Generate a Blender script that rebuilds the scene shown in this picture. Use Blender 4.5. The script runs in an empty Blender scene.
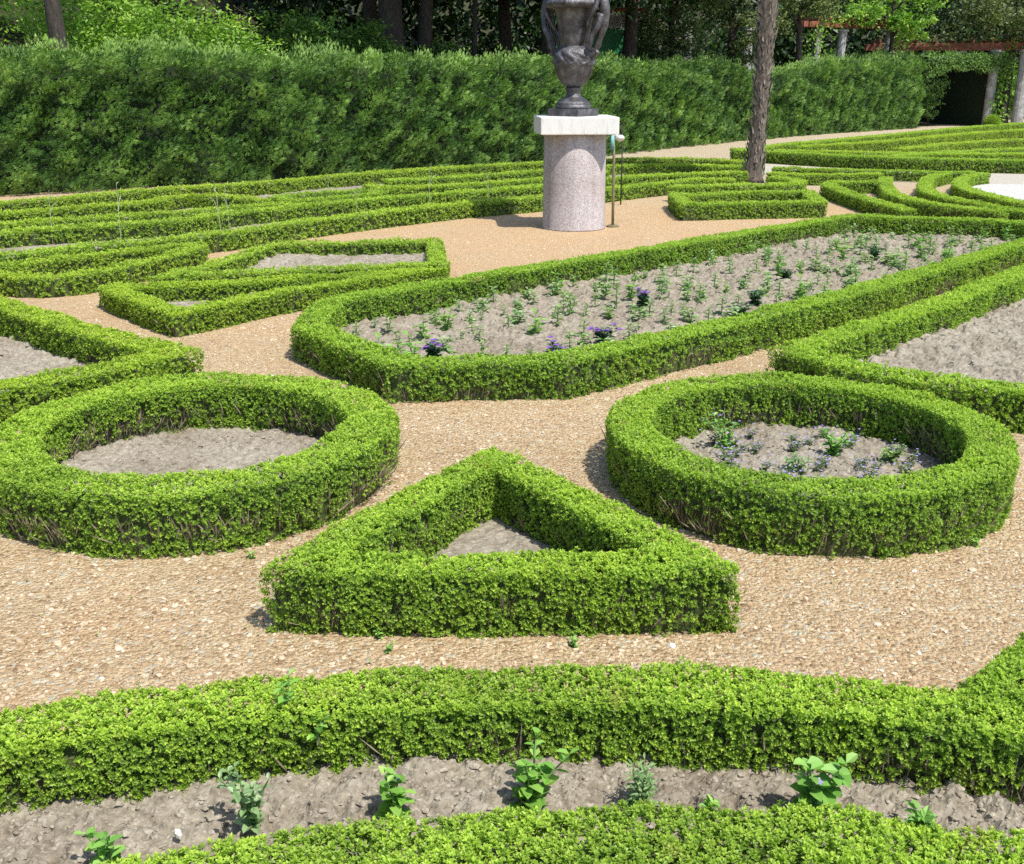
import bpy, bmesh, math, random
import numpy as np
from mathutils import Vector, Matrix

S = bpy.context.scene
R = math.radians

# ------------------------------------------------------------------ camera
cam_d = bpy.data.cameras.new('camera')
cam = bpy.data.objects.new('camera', cam_d)
S.collection.objects.link(cam)
S.camera = cam
cam.location = (0, 0, 2.2)
cam.rotation_euler = (R(90 - 18.15), 0, 0)
cam_d.sensor_width = 36
cam_d.lens = 36 * 1080 / 1024
cam_d.clip_start = .05
cam_d.clip_end = 1000

# ------------------------------------------------------------------ light
SUN_EL, SUN_AZ = 59, 40          # azimuth measured from behind the camera towards the right
sv = Vector((math.sin(R(SUN_AZ)) * math.cos(R(SUN_EL)), -math.cos(R(SUN_AZ)) * math.cos(R(SUN_EL)), math.sin(R(SUN_EL))))
w = bpy.data.worlds.new('World')
S.world = w
w.use_nodes = True
sky = w.node_tree.nodes.new('ShaderNodeTexSky')
sky.sky_type = 'NISHITA'
sky.sun_disc = False
sky.sun_elevation = R(SUN_EL)
sky.sun_rotation = math.atan2(sv.x, sv.y)
bg = w.node_tree.nodes['Background']
bg.inputs['Strength'].default_value = .15
w.node_tree.links.new(sky.outputs[0], bg.inputs[0])
sun_d = bpy.data.lights.new('sun', 'SUN')
sun_d.energy = 4.6
sun_d.angle = R(.53)
sun_d.color = (1, .96, .89)
sun = bpy.data.objects.new('sun', sun_d)
S.collection.objects.link(sun)
sun.rotation_euler = sv.to_track_quat('Z', 'Y').to_euler()
S.view_settings.view_transform = 'Standard'
S.view_settings.look = 'None'
S.view_settings.exposure = .56
S.view_settings.gamma = 1
S.cycles.max_bounces = 7
S.cycles.diffuse_bounces = 4
S.cycles.glossy_bounces = 2
S.cycles.transmission_bounces = 3
S.cycles.use_denoising = False

rng = np.random.default_rng(7)
random.seed(7)


# ------------------------------------------------------------------ helpers
def link(o, parent=None):
    S.collection.objects.link(o)
    if parent:
        o.parent = parent
    return o


def tag(o, label=None, cat=None, group=None, kind=None):
    if label:
        o['label'] = label
    if cat:
        o['category'] = cat
    if group:
        o['group'] = group
    if kind:
        o['kind'] = kind
    return o


def thing(name, label, cat, loc=(0, 0, 0), rz=0, group=None):
    o = bpy.data.objects.new(name, None)
    o.empty_display_size = .1
    link(o)
    o.location = loc
    o.rotation_euler = (0, 0, rz)
    return tag(o, label, cat, group)


def np_mesh(name, V, F, mat, parent=None, tint=None, smooth=False, mat2=None, n2=0):
    """V (n,3); F (m,k) with constant k"""
    V = np.ascontiguousarray(V, dtype=np.float32)
    F = np.ascontiguousarray(F, dtype=np.int32)
    me = bpy.data.meshes.new(name)
    k = F.shape[1]
    me.vertices.add(len(V))
    me.vertices.foreach_set('co', V.ravel())
    me.loops.add(F.size)
    me.loops.foreach_set('vertex_index', F.ravel())
    me.polygons.add(len(F))
    me.polygons.foreach_set('loop_start', np.arange(0, F.size, k, dtype=np.int32))
    me.polygons.foreach_set('use_smooth', np.full(len(F), smooth))
    me.update(calc_edges=True)
    if tint is not None:
        a = me.attributes.new('tint', 'FLOAT', 'FACE')
        a.data.foreach_set('value', np.ascontiguousarray(tint, dtype=np.float32))
    me.materials.append(mat)
    if mat2:
        me.materials.append(mat2)
        me.polygons.foreach_set('material_index', (np.arange(len(F)) >= len(F) - n2).astype(np.int32))
    o = bpy.data.objects.new(name, me)
    return link(o, parent)


def copy_tree(o, loc, rz, label=None, scale=None):
    c = o.copy()
    S.collection.objects.link(c)
    c.location = loc
    c.rotation_euler = (0, 0, rz)
    if scale:
        c.scale = (scale,) * 3
    if label:
        c['label'] = label
    for ch in list(o.children):
        d = ch.copy()
        S.collection.objects.link(d)
        d.parent = c
    return c


class Noise:
    """cheap smooth 3D noise: sum of random sines, about -1..1"""
    def __init__(s, freq, n=9, seed=0):
        r = np.random.default_rng(seed)
        d = r.normal(size=(n, 3))
        d /= np.linalg.norm(d, axis=1, keepdims=True)
        s.k = d * freq * 2 * np.pi * r.uniform(.6, 1.5, (n, 1))
        s.p = r.uniform(0, 6.28, n)
        s.n = n

    def __call__(s, P):
        return np.sin(P @ s.k.T + s.p).sum(1) / math.sqrt(s.n) * 1.1


def unit(v):
    return v / np.maximum(np.linalg.norm(v, axis=-1, keepdims=True), 1e-9)


def kites(P, D, W, l, wd, fold=.18, droop=0.):
    """leaf quads: base, right, tip, left; lifted along the blade's mid line"""
    n = len(P)
    D = unit(D)
    W = unit(W - (W * D).sum(1, keepdims=True) * D)
    N = np.cross(D, W)
    l = np.broadcast_to(np.asarray(l, float), (n,))[:, None]
    wd = np.broadcast_to(np.asarray(wd, float), (n,))[:, None]
    mid = P + D * l * .5
    V = np.empty((n, 4, 3))
    V[:, 0] = P
    V[:, 1] = mid + W * wd * .5 + N * wd * fold
    V[:, 2] = P + D * l - N * l * droop
    V[:, 3] = mid - W * wd * .5 + N * wd * fold
    return V.reshape(-1, 3), np.arange(n * 4).reshape(-1, 4)


def rosettes(P, A, k, l, wd, tilt=(25, 80), step=.35, jit=.35):
    """k leaves round each shoot axis A; returns P,D,W,l,w,tint arrays"""
    n = len(P)
    A = unit(A)
    t = rng.normal(size=(n, 3))
    U = unit(np.cross(A, t))
    Vv = np.cross(A, U)
    j = np.arange(k)
    ph = (j * 2.4)[None] + rng.normal(0, jit, (n, k))
    ti = np.radians(np.linspace(tilt[1], tilt[0], k))[None] + rng.normal(0, .18, (n, k))
    rad = U[:, None] * np.cos(ph)[..., None] + Vv[:, None] * np.sin(ph)[..., None]
    D = A[:, None] * np.cos(ti)[..., None] + rad * np.sin(ti)[..., None]
    W = np.cross(np.broadcast_to(A[:, None], rad.shape), rad)
    L = l * rng.uniform(.7, 1.25, (n, 1)) * np.linspace(1.1, .75, k)[None] * rng.uniform(.85, 1.15, (n, k))
    B = P[:, None] + A[:, None] * (j / max(k - 1, 1) * l * step * 2)[None, :, None]
    shoot = rng.normal(0, .16, (n, 1))
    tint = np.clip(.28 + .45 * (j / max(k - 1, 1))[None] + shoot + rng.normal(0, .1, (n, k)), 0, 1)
    return B.reshape(-1, 3), D.reshape(-1, 3), W.reshape(-1, 3), L.ravel(), (L * wd / l).ravel(), tint.ravel()


def tube(pts, rad, seg=8, cap=True):
    pts = np.asarray(pts, float)
    n = len(pts)
    rad = np.broadcast_to(np.asarray(rad, float), (n,))
    T = unit(np.gradient(pts, axis=0))
    ref = np.array([0, 0, 1.]) if abs(T[0][2]) < .9 else np.array([1., 0, 0])
    V = []
    u = unit(np.cross(T[0], ref))
    for i in range(n):
        u = unit(u - (u @ T[i]) * T[i])
        v = np.cross(T[i], u)
        a = np.arange(seg) / seg * 2 * np.pi
        V.append(pts[i] + rad[i] * (np.cos(a)[:, None] * u + np.sin(a)[:, None] * v))
    V = np.concatenate(V)
    F = []
    for i in range(n - 1):
        for k in range(seg):
            F.append((i * seg + k, i * seg + (k + 1) % seg, (i + 1) * seg + (k + 1) % seg, (i + 1) * seg + k))
    if cap:
        V = np.concatenate([V, pts[:1], pts[-1:]])
        c0, c1 = n * seg, n * seg + 1
        for k in range(0, seg, 2):
            F.append((c0, (k + 2) % seg, (k + 1) % seg, k))
            q = (n - 1) * seg
            F.append((c1, q + k, q + (k + 1) % seg, q + (k + 2) % seg))
    return V, np.array(F)


def join(*parts):
    Vs, Fs, o = [], [], 0
    for V, F in parts:
        Vs.append(V)
        Fs.append(np.asarray(F) + o)
        o += len(V)
    return np.concatenate(Vs), np.concatenate(Fs)


def lathe(prof, seg=48, mod=None):
    prof = np.asarray(prof, float)
    a = np.arange(seg) / seg * 2 * np.pi
    r = prof[:, 0][:, None] * np.ones(seg)[None]
    if mod is not None:
        r = r * (1 + mod(prof[:, 1][:, None], a[None]))
    V = np.stack([r * np.cos(a), r * np.sin(a), prof[:, 1][:, None] * np.ones(seg)[None]], -1).reshape(-1, 3)
    F = []
    for i in range(len(prof) - 1):
        for k in range(seg):
            F.append((i * seg + k, i * seg + (k + 1) % seg, (i + 1) * seg + (k + 1) % seg, (i + 1) * seg + k))
    return V, np.array(F)


def box_bm(name, size, loc, mat, parent=None, bevel=.012, seg=2, rz=0):
    bm = bmesh.new()
    bmesh.ops.create_cube(bm, size=1)
    bmesh.ops.scale(bm, vec=size, verts=bm.verts)
    if bevel:
        bmesh.ops.bevel(bm, geom=bm.edges[:], offset=bevel, segments=seg, affect='EDGES', profile=.6)
    bmesh.ops.rotate(bm, cent=(0, 0, 0), matrix=Matrix.Rotation(rz, 3, 'Z'), verts=bm.verts)
    bmesh.ops.translate(bm, vec=loc, verts=bm.verts)
    me = bpy.data.meshes.new(name)
    bm.to_mesh(me)
    bm.free()
    me.materials.append(mat)
    return link(bpy.data.objects.new(name, me), parent)


# ------------------------------------------------------------------ materials
class NT:
    def __init__(s, name):
        s.m = bpy.data.materials.new(name)
        s.m.use_nodes = True
        s.t = s.m.node_tree
        s.p = s.t.nodes['Principled BSDF']
        s.out = s.t.nodes['Material Output']

    def n(s, typ, **kw):
        nd = s.t.nodes.new('ShaderNode' + typ)
        for k, v in kw.items():
            if k.startswith('i_'):
                nd.inputs[k[2:].replace('_', ' ')].default_value = v
            else:
                setattr(nd, k, v)
        return nd

    def l(s, a, b):
        s.t.links.new(a, b)

    def ramp(s, fac, stops):
        r = s.n('ValToRGB')
        el = r.color_ramp.elements
        while len(el) < len(stops):
            el.new(.5)
        for e, (p, c) in zip(el, stops):
            e.position = p
            e.color = (*c, 1)
        s.l(fac, r.inputs[0])
        return r.outputs[0]

    def mix(s, fac, a, b, blend='MIX'):
        m = s.n('MixRGB', blend_type=blend)
        for i, v in enumerate((fac, a, b)):
            if isinstance(v, (int, float)):
                m.inputs[i].default_value = v
            elif isinstance(v, tuple):
                m.inputs[i].default_value = (*v, 1)
            else:
                s.l(v, m.inputs[i])
        return m.outputs[0]

    def noise(s, scale, detail=4, rough=.55, vec=None):
        t = s.n('TexNoise')
        t.inputs['Scale'].default_value = scale
        t.inputs['Detail'].default_value = detail
        t.inputs['Roughness'].default_value = rough
        s.l(vec or s.pos(), t.inputs['Vector'])
        return t.outputs[0]

    def pos(s):
        if not hasattr(s, '_pos'):
            s._pos = s.n('TexCoord').outputs['Object']
        return s._pos

    def bump(s, h, strength=.5, dist=.01):
        b = s.n('Bump')
        b.inputs['Strength'].default_value = strength
        b.inputs['Distance'].default_value = dist
        s.l(h, b.inputs['Height'])
        s.l(b.outputs[0], s.p.inputs['Normal'])


def leaf_mat(name, dark, mid, light, trans=.35, rough=.42, patch=1.2, yellow=None):
    t = NT(name)
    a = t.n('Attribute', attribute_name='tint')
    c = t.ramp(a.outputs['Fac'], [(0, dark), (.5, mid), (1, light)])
    nz = t.noise(patch, 3)
    c = t.mix(.55, c, t.ramp(nz, [(.3, (.55, .62, .6)), (.5, (1, 1, 1)), (.72, (1.0, .96, .8))]), 'MULTIPLY')
    oi = t.n('ObjectInfo')
    c = t.mix(1, c, t.ramp(oi.outputs['Random'], [(0, (.86, .90, .92)), (.5, (1, 1, 1)), (1, (1.0, .96, .84))]), 'MULTIPLY')
    if yellow:
        nz2 = t.noise(patch * 3.1, 3)
        c = t.mix(t.ramp(nz2, [(.62, (0, 0, 0)), (.76, (.65, .65, .65))]), c, yellow)
    t.l(c, t.p.inputs['Base Color'])
    t.p.inputs['Roughness'].default_value = rough
    t.p.inputs['Specular IOR Level'].default_value = .35
    tr = t.n('BsdfTranslucent')
    tc = t.mix(1.0, c, (1.0, 1.15, .45), 'MULTIPLY')
    t.l(tc, tr.inputs[0])
    mx = t.n('MixShader')
    mx.inputs[0].default_value = trans
    t.l(t.p.outputs[0], mx.inputs[1])
    t.l(tr.outputs[0], mx.inputs[2])
    t.l(mx.outputs[0], t.out.inputs[0])
    return t.m


def plain_mat(name, stops, scale=8, rough=.8, bump=.4, bdist=.01, detail=6, spec=.3, metal=0, bscale=None):
    t = NT(name)
    f = t.noise(scale, detail, .6)
    t.l(t.ramp(f, stops), t.p.inputs['Base Color'])
    t.p.inputs['Roughness'].default_value = rough
    t.p.inputs['Specular IOR Level'].default_value = spec
    t.p.inputs['Metallic'].default_value = metal
    if bump:
        t.bump(t.noise(bscale or scale * 3, 5, .65), bump, bdist)
    return t.m


M = {}
M['box'] = leaf_mat('box_leaf', (.120, .215, .034), (.290, .440, .055), (.520, .670, .095), .44, patch=2.0, yellow=(.40, .37, .09))
M['boxfar'] = leaf_mat('box_leaf_aged', (.125, .220, .036), (.300, .440, .060), (.520, .660, .10), .44, patch=1.3, yellow=(.38, .40, .09))
M['thuja'] = leaf_mat('cypress_spray', (.045, .11, .034), (.165, .305, .070), (.37, .55, .14), .27, .5, .7)
M['shrub'] = leaf_mat('bright_shrub_leaf', (.08, .19, .022), (.22, .41, .05), (.44, .60, .11), .4, .4, .5)
M['wood_leaf'] = leaf_mat('dark_wood_leaf', (.012, .030, .010), (.024, .060, .016), (.055, .115, .026), .2, .45, .3)
M['olive_leaf'] = leaf_mat('grey_green_leaf', (.045, .075, .025), (.11, .16, .05), (.23, .29, .10), .25, .45, .6)
M['vine'] = leaf_mat('vine_leaf', (.05, .12, .02), (.13, .26, .04), (.30, .44, .08), .4, .4, .7)
M['seedling'] = leaf_mat('seedling_leaf', (.13, .23, .09), (.25, .38, .15), (.42, .54, .28), .35, .45, 4)
M['dullmat'] = leaf_mat('grey_green_mat_leaf', (.09, .13, .07), (.17, .22, .12), (.28, .33, .2), .3, .6, 5)
M['broad'] = leaf_mat('broad_leaf', (.09, .22, .04), (.20, .42, .07), (.36, .56, .14), .35, .55, 9)
M['darkplant'] = leaf_mat('dark_rosette_leaf', (.02, .06, .025), (.04, .11, .045), (.08, .18, .07), .2, .4, 5)
M['palm_leaf'] = leaf_mat('palm_leaf', (.03, .07, .02), (.06, .13, .03), (.11, .2, .05), .2, .4, .5)


def petal_mat(name, c):
    t = NT(name)
    t.p.inputs['Base Color'].default_value = (*c, 1)
    t.p.inputs['Roughness'].default_value = .55
    return t.m


M['purple'] = petal_mat('purple_petal', (.15, .055, .28))
M['violet'] = petal_mat('pale_violet_petal', (.27, .22, .45))
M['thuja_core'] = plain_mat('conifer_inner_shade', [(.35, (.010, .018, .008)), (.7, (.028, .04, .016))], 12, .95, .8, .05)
M['twig'] = plain_mat('twig_bark', [(.3, (.10, .075, .05)), (.55, (.23, .185, .13)), (.75, (.34, .29, .22))], 25, .85, 0)
M['core'] = plain_mat('hedge_inner_twigs', [(.35, (.05, .075, .02)), (.6, (.085, .105, .034)), (.8, (.16, .145, .075))], 30, .9, .8, .02)
M['drystalk'] = plain_mat('dry_stalk', [(.3, (.26, .30, .17)), (.7, (.38, .40, .26))], 10, .8, 0)


def gravel_mat():
    t = NT('tan_gravel')
    pos = t.pos()
    dn = t.n('TexNoise')
    dn.inputs['Scale'].default_value = 30
    t.l(pos, dn.inputs['Vector'])
    vadd = t.n('VectorMath', operation='MULTIPLY_ADD')
    t.l(dn.outputs[1], vadd.inputs[0])
    vadd.inputs[1].default_value = (.012, .012, .012)
    t.l(pos, vadd.inputs[2])
    vo = t.n('TexVoronoi')
    vo.inputs['Scale'].default_value = 48
    t.l(vadd.outputs[0], vo.inputs['Vector'])
    v2 = t.n('TexVoronoi')
    v2.inputs['Scale'].default_value = 150
    t.l(vadd.outputs[0], v2.inputs['Vector'])
    sep = t.n('SeparateColor')
    t.l(vo.outputs['Color'], sep.inputs[0])
    sep2 = t.n('SeparateColor')
    t.l(v2.outputs['Color'], sep2.inputs[0])
    c1 = t.ramp(sep.outputs[0], [(0, (.27, .175, .105)), (.2, (.43, .295, .185)), (.55, (.54, .39, .255)), (.8, (.60, .47, .33)), (.92, (.48, .44, .38)), (1, (.64, .56, .45))])
    c2 = t.ramp(sep2.outputs[0], [(0, (.28, .18, .11)), (.5, (.49, .35, .225)), (.9, (.58, .45, .315)), (1, (.66, .58, .47))])
    c = t.mix(t.ramp(sep.outputs[1], [(.45, (0, 0, 0)), (.5, (1, 1, 1))]), c1, c2)
    big = t.noise(.9, 5, .6)
    c = t.mix(.8, c, t.ramp(big, [(.3, (.88, .82, .72)), (.5, (1, .98, .90)), (.7, (1.0, .90, .76))]), 'MULTIPLY')
    # orange tan towards the pedestal walk
    mp = t.n('SeparateXYZ')
    t.l(pos, mp.inputs[0])
    mr = t.n('MapRange')
    mr.inputs[1].default_value = 8
    mr.inputs[2].default_value = 12
    t.l(mp.outputs[1], mr.inputs[0])
    mo = t.n('MapRange')
    mo.inputs[1].default_value = 19
    mo.inputs[2].default_value = 25
    t.l(mp.outputs[1], mo.inputs[0])
    c = t.mix(mo.outputs[0], t.mix(mr.outputs[0], c, t.mix(t.ramp(t.noise(1.4, 5, .65), [(.35, (.2, .2, .2)), (.65, (.6, .6, .6))]), c, (.52, .32, .175))), t.mix(.55, c, (.40, .35, .28)))
    # woodland floor beyond the tall hedge: leaf litter
    dt = t.n('VectorMath', operation='DOT_PRODUCT')
    t.l(pos, dt.inputs[0])
    dt.inputs[1].default_value = (-.72, .694, 0)
    mr2 = t.n('MapRange')
    mr2.inputs[1].default_value = 22.6
    mr2.inputs[2].default_value = 23.6
    t.l(dt.outputs['Value'], mr2.inputs[0])
    lit = t.ramp(t.noise(3, 6, .7), [(.3, (.02, .026, .010)), (.55, (.045, .045, .02)), (.75, (.085, .075, .035))])
    c = t.mix(mr2.outputs[0], c, lit)
    c = t.mix(1, c, (1.06, 1.09, 1.03), 'MULTIPLY')
    t.l(c, t.p.inputs['Base Color'])
    t.p.inputs['Roughness'].default_value = .9
    t.p.inputs['Specular IOR Level'].default_value = .2
    h = t.n('Math', operation='SUBTRACT')
    h.inputs[0].default_value = .6
    t.l(vo.outputs['Distance'], h.inputs[1])
    hs = t.n('Math', operation='ADD')
    t.l(h.outputs[0], hs.inputs[0])
    t.l(t.noise(90, 4, .7), hs.inputs[1])
    t.bump(hs.outputs[0], 1.0, .02)
    return t.m


def soil_mat(name, tone=(1, 1, 1)):
    t = NT(name)
    f = t.noise(26, 8, .7)
    k = lambda c: tuple(a * b for a, b in zip(c, tone))
    c = t.ramp(f, [(.28, k((.115, .095, .073))), (.43, k((.22, .187, .15))), (.58, k((.31, .27, .225))), (.8, k((.43, .385, .325)))])
    c = t.mix(.7, c, t.ramp(t.noise(2.2, 4), [(.3, (.66, .61, .56)), (.62, (1, 1, 1))]), 'MULTIPLY')
    vo = t.n('TexVoronoi')
    vo.inputs['Scale'].default_value = 120
    t.l(t.pos(), vo.inputs['Vector'])
    sp = t.n('SeparateColor')
    t.l(vo.outputs['Color'], sp.inputs[0])
    c = t.mix(t.ramp(sp.outputs[0], [(.93, (0, 0, 0)), (.96, (.5, .5, .5))]), c, (.44, .39, .33))
    t.l(c, t.p.inputs['Base Color'])
    t.p.inputs['Roughness'].default_value = .95
    t.p.inputs['Specular IOR Level'].default_value = .15
    t.bump(t.noise(110, 6, .7), .7, .008)
    return t.m


M['gravel'] = gravel_mat()
M['soil'] = soil_mat('dry_grey_soil', (1.0, 1.03, .99))
M['soil_dark'] = soil_mat('turned_soil', (.96, .97, .91))
M['clod'] = soil_mat('dry_clod', (1.14, 1.16, 1.10))
M['whitegravel'] = plain_mat('white_gravel', [(.3, (.30, .285, .26)), (.5, (.50, .485, .45)), (.7, (.66, .645, .615))], 28, .9, .9, .02)
M['palegravel'] = plain_mat('pale_path_gravel', [(.3, (.28, .24, .19)), (.5, (.42, .38, .31)), (.7, (.54, .50, .43))], 28, .9, .9, .02)
M['stone'] = plain_mat('pebble_stone', [(.3, (.36, .26, .17)), (.5, (.50, .39, .27)), (.68, (.57, .48, .37))], 9, .85, .3, .003)
M['whitestone'] = plain_mat('white_pebble', [(.3, (.58, .55, .49)), (.7, (.74, .72, .67))], 30, .7, .3, .002)


def granite():
    t = NT('pink_grey_granite')
    vo = t.n('TexVoronoi')
    vo.inputs['Scale'].default_value = 95
    t.l(t.pos(), vo.inputs['Vector'])
    sp = t.n('SeparateColor')
    t.l(vo.outputs['Color'], sp.inputs[0])
    c = t.ramp(sp.outputs[0], [(0, (.19, .17, .17)), (.2, (.33, .29, .285)), (.5, (.41, .365, .36)), (.8, (.45, .41, .40)), (1, (.54, .51, .50))])
    c = t.mix(.6, c, t.ramp(t.noise(2.5, 4), [(.3, (.85, .78, .76)), (.65, (1, 1, 1))]), 'MULTIPLY')
    mp = t.n('Mapping')
    mp.inputs['Scale'].default_value = (7, 7, .7)
    t.l(t.pos(), mp.inputs[0])
    c = t.mix(.55, c, t.ramp(t.noise(1, 6, .65, mp.outputs[0]), [(.36, (.62, .60, .58)), (.56, (1, 1, 1))]), 'MULTIPLY')
    t.l(c, t.p.inputs['Base Color'])
    t.p.inputs['Roughness'].default_value = .6
    t.bump(t.noise(120, 3), .25, .003)
    return t.m


def slab_mat():
    t = NT('white_limestone')
    st = t.n('TexNoise')
    st.inputs['Scale'].default_value = 3
    st.inputs['Detail'].default_value = 6
    mp = t.n('Mapping')
    mp.inputs['Scale'].default_value = (4, 4, .45)
    t.l(t.pos(), mp.inputs[0])
    t.l(mp.outputs[0], st.inputs['Vector'])
    c = t.ramp(st.outputs[0], [(.3, (.46, .45, .42)), (.45, (.60, .59, .565)), (.6, (.63, .62, .60)), (.7, (.40, .39, .36))])
    c = t.mix(.5, c, t.ramp(t.noise(14, 6, .7), [(.3, (.8, .8, .78)), (.6, (1, 1, 1))]), 'MULTIPLY')
    t.l(c, t.p.inputs['Base Color'])
    t.p.inputs['Roughness'].default_value = .75
    t.bump(t.noise(40, 6, .7), .3, .006)
    return t.m


M['granite'] = granite()
M['slab'] = slab_mat()
M['bronze'] = plain_mat('weathered_dark_metal', [(.3, (.035, .033, .036)), (.5, (.085, .08, .085)), (.68, (.17, .165, .17)), (.8, (.27, .265, .265))], 7, .42, .75, .014, 8, .5, .45, 42)
M['pipe'] = plain_mat('worn_brass_pipe', [(.3, (.16, .14, .07)), (.7, (.28, .25, .15))], 12, .5, .1, .002, 4, .5, .5)
M['steel'] = plain_mat('pale_metal', [(.3, (.45, .46, .45)), (.7, (.66, .67, .66))], 12, .4, 0, .002, 4, .5, .5)
M['teal'] = plain_mat('teal_plastic', [(.3, (.10, .26, .27)), (.7, (.16, .36, .36))], 12, .5, 0)


def bark(name, a, b, c, sc=6, zs=.25, bump=.9):
    t = NT(name)
    mp = t.n('Mapping')
    mp.inputs['Scale'].default_value = (1, 1, zs)
    t.l(t.pos(), mp.inputs[0])
    f = t.noise(sc * 3, 8, .7, mp.outputs[0])
    t.l(t.ramp(f, [(.32, a), (.52, b), (.72, c)]), t.p.inputs['Base Color'])
    t.p.inputs['Roughness'].default_value = .9
    t.bump(f, bump, .04)
    return t.m


M['bark'] = bark('dark_bark', (.016, .012, .009), (.042, .033, .025), (.085, .068, .052))
M['palm_bark'] = bark('palm_fibre', (.045, .034, .026), (.11, .086, .068), (.22, .19, .155), 5, .5)
M['palm_scale'] = plain_mat('grey_leaf_base', [(.3, (.11, .092, .076)), (.55, (.22, .19, .16)), (.75, (.36, .325, .285))], 9, .85, .5, .01)
M['pillar'] = plain_mat('pale_stone_pillar', [(.3, (.16, .155, .15)), (.5, (.29, .28, .27)), (.7, (.42, .41, .39))], 5, .85, .5, .02)
M['beam'] = plain_mat('red_brown_timber', [(.3, (.13, .045, .028)), (.6, (.24, .08, .05)), (.8, (.34, .15, .09))], 5, .7, .3, .01)
M['greenpaint'] = plain_mat('green_paint', [(.3, (.02, .16, .05)), (.7, (.035, .24, .08))], 4, .5, .1, .005)

# ------------------------------------------------------------------ ground
HN = np.array([-.72, .694])          # away from the garden, across the tall hedge


def behind(x, y):
    return x * HN[0] + y * HN[1] - 21.75


def ground_z(x, y):
    x = np.asarray(x, float)
    y = np.asarray(y, float)
    d = behind(x, y)
    t = x * .694 + y * .72             # along the hedge
    s = np.clip((d - 1.6) / 6.5, 0, 1)
    s = s * s * (3 - 2 * s)
    k = np.clip((34 - t) / 16, 0, 1)
    k = k * k * (3 - 2 * k)
    far = np.clip((d - 15) / 38, 0, 1)
    return s * (.6 + 3.1 * k) + far * 19


def axis(lo, hi, fine_lo, fine_hi, step, grow=1.22):
    a = list(np.arange(fine_lo, fine_hi + 1e-6, step))
    s = step
    while a[-1] < hi:
        s *= grow
        a.append(a[-1] + s)
    s = step
    while a[0] > lo:
        s *= grow
        a.insert(0, a[0] - s)
    return np.array(a)


gx = axis(-160, 160, -22, 26, .5)
gy = axis(-60, 220, 0, 62, .5)
GX, GY = np.meshgrid(gx, gy)
GZ = ground_z(GX, GY)
V = np.stack([GX, GY, GZ], -1).reshape(-1, 3)
nx, ny = len(gx), len(gy)
ii = (np.arange(ny - 1)[:, None] * nx + np.arange(nx - 1)[None]).ravel()
F = np.stack([ii, ii + 1, ii + nx + 1, ii + nx], 1)
tag(np_mesh('ground', V, F, M['gravel'], smooth=True), kind='structure')


# ------------------------------------------------------------------ hedge geometry
def chaikin(p, closed, n=2):
    p = np.asarray(p, float)
    for _ in range(n):
        if closed:
            q = np.roll(p, -1, 0)
            p = np.stack([p * .75 + q * .25, p * .25 + q * .75], 1).reshape(-1, 2)
        else:
            a, b = p[:-1], p[1:]
            m = np.stack([a * .75 + b * .25, a * .25 + b * .75], 1).reshape(-1, 2)
            p = np.concatenate([p[:1], m[1:-1], p[-1:]])
    return p


def corner_path(p, closed, w, clamp=1.3):
    """centre points with left and right offset vectors; blunt outside, true mitre inside"""
    p = np.asarray(p, float)
    n = len(p)
    C, Lo, Ro = [], [], []

    def perp(d):
        return np.array([-d[1], d[0]])
    for i in range(n):
        if not closed and i in (0, n - 1):
            d = unit(p[1] - p[0]) if i == 0 else unit(p[-1] - p[-2])
            C.append(p[i]); Lo.append(perp(d) * w / 2); Ro.append(-perp(d) * w / 2)
            continue
        a, b = p[i - 1], p[(i + 1) % n]
        la, lb = np.linalg.norm(p[i] - a), np.linalg.norm(b - p[i])
        d0, d1 = (p[i] - a) / la, (b - p[i]) / lb
        cr = d0[0] * d1[1] - d0[1] * d1[0]
        ang = math.atan2(cr, d0 @ d1)
        m = unit(perp(d0) + perp(d1)) if abs(abs(ang) - math.pi) > .05 else perp(d0)
        sc = 1 / max(math.cos(ang / 2), .3)
        if abs(ang) < .45:
            C.append(p[i]); Lo.append(m * sc * w / 2); Ro.append(-m * sc * w / 2)
            continue
        e = min(w / 2 * abs(math.tan(ang / 2)) + .02, la * .45, lb * .45)
        so = min(sc, clamp)
        inner_left = ang > 0
        C.append(p[i] - d0 * e); Lo.append(perp(d0) * w / 2); Ro.append(-perp(d0) * w / 2)
        C.append(p[i])
        Lo.append(m * (sc if inner_left else so) * w / 2)
        Ro.append(-m * (so if inner_left else sc) * w / 2)
        C.append(p[i] + d1 * e); Lo.append(perp(d1) * w / 2); Ro.append(-perp(d1) * w / 2)
    C, Lo, Ro = map(np.array, (C, Lo, Ro))
    if closed:
        C = np.concatenate([C, C[:1]]); Lo = np.concatenate([Lo, Lo[:1]]); Ro = np.concatenate([Ro, Ro[:1]])
    return C, Lo, Ro


def section(h, w, n=160):
    """outline of the clipped section as (s in -1..1, z, normal s, normal z, cumulative length)"""
    r = .028
    b = np.linspace(0, math.pi / 2, 9)
    sx = np.concatenate([[.455 * w, .485 * w], w / 2 - r + r * np.cos(b)])
    sy = np.concatenate([[0, h * .4], h - r + r * np.sin(b)])
    x, y = np.concatenate([sx, -sx[::-1]]), np.concatenate([sy, sy[::-1]])
    cum = np.concatenate([[0], np.cumsum(np.hypot(np.diff(x), np.diff(y)))])
    u = np.linspace(0, cum[-1], n)
    x, y = np.interp(u, cum, x), np.interp(u, cum, y)
    tx, ty = np.gradient(x), np.gradient(y)
    l = np.hypot(tx, ty)
    return x / (w / 2), y, ty / l, -tx / l, cum[-1]


HEDGE_LEAVES = 0
lump_a, lump_b, hole, bare = Noise(1.6, seed=1), Noise(5.5, seed=2), Noise(9, seed=3), Noise(1.3, seed=4)


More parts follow.
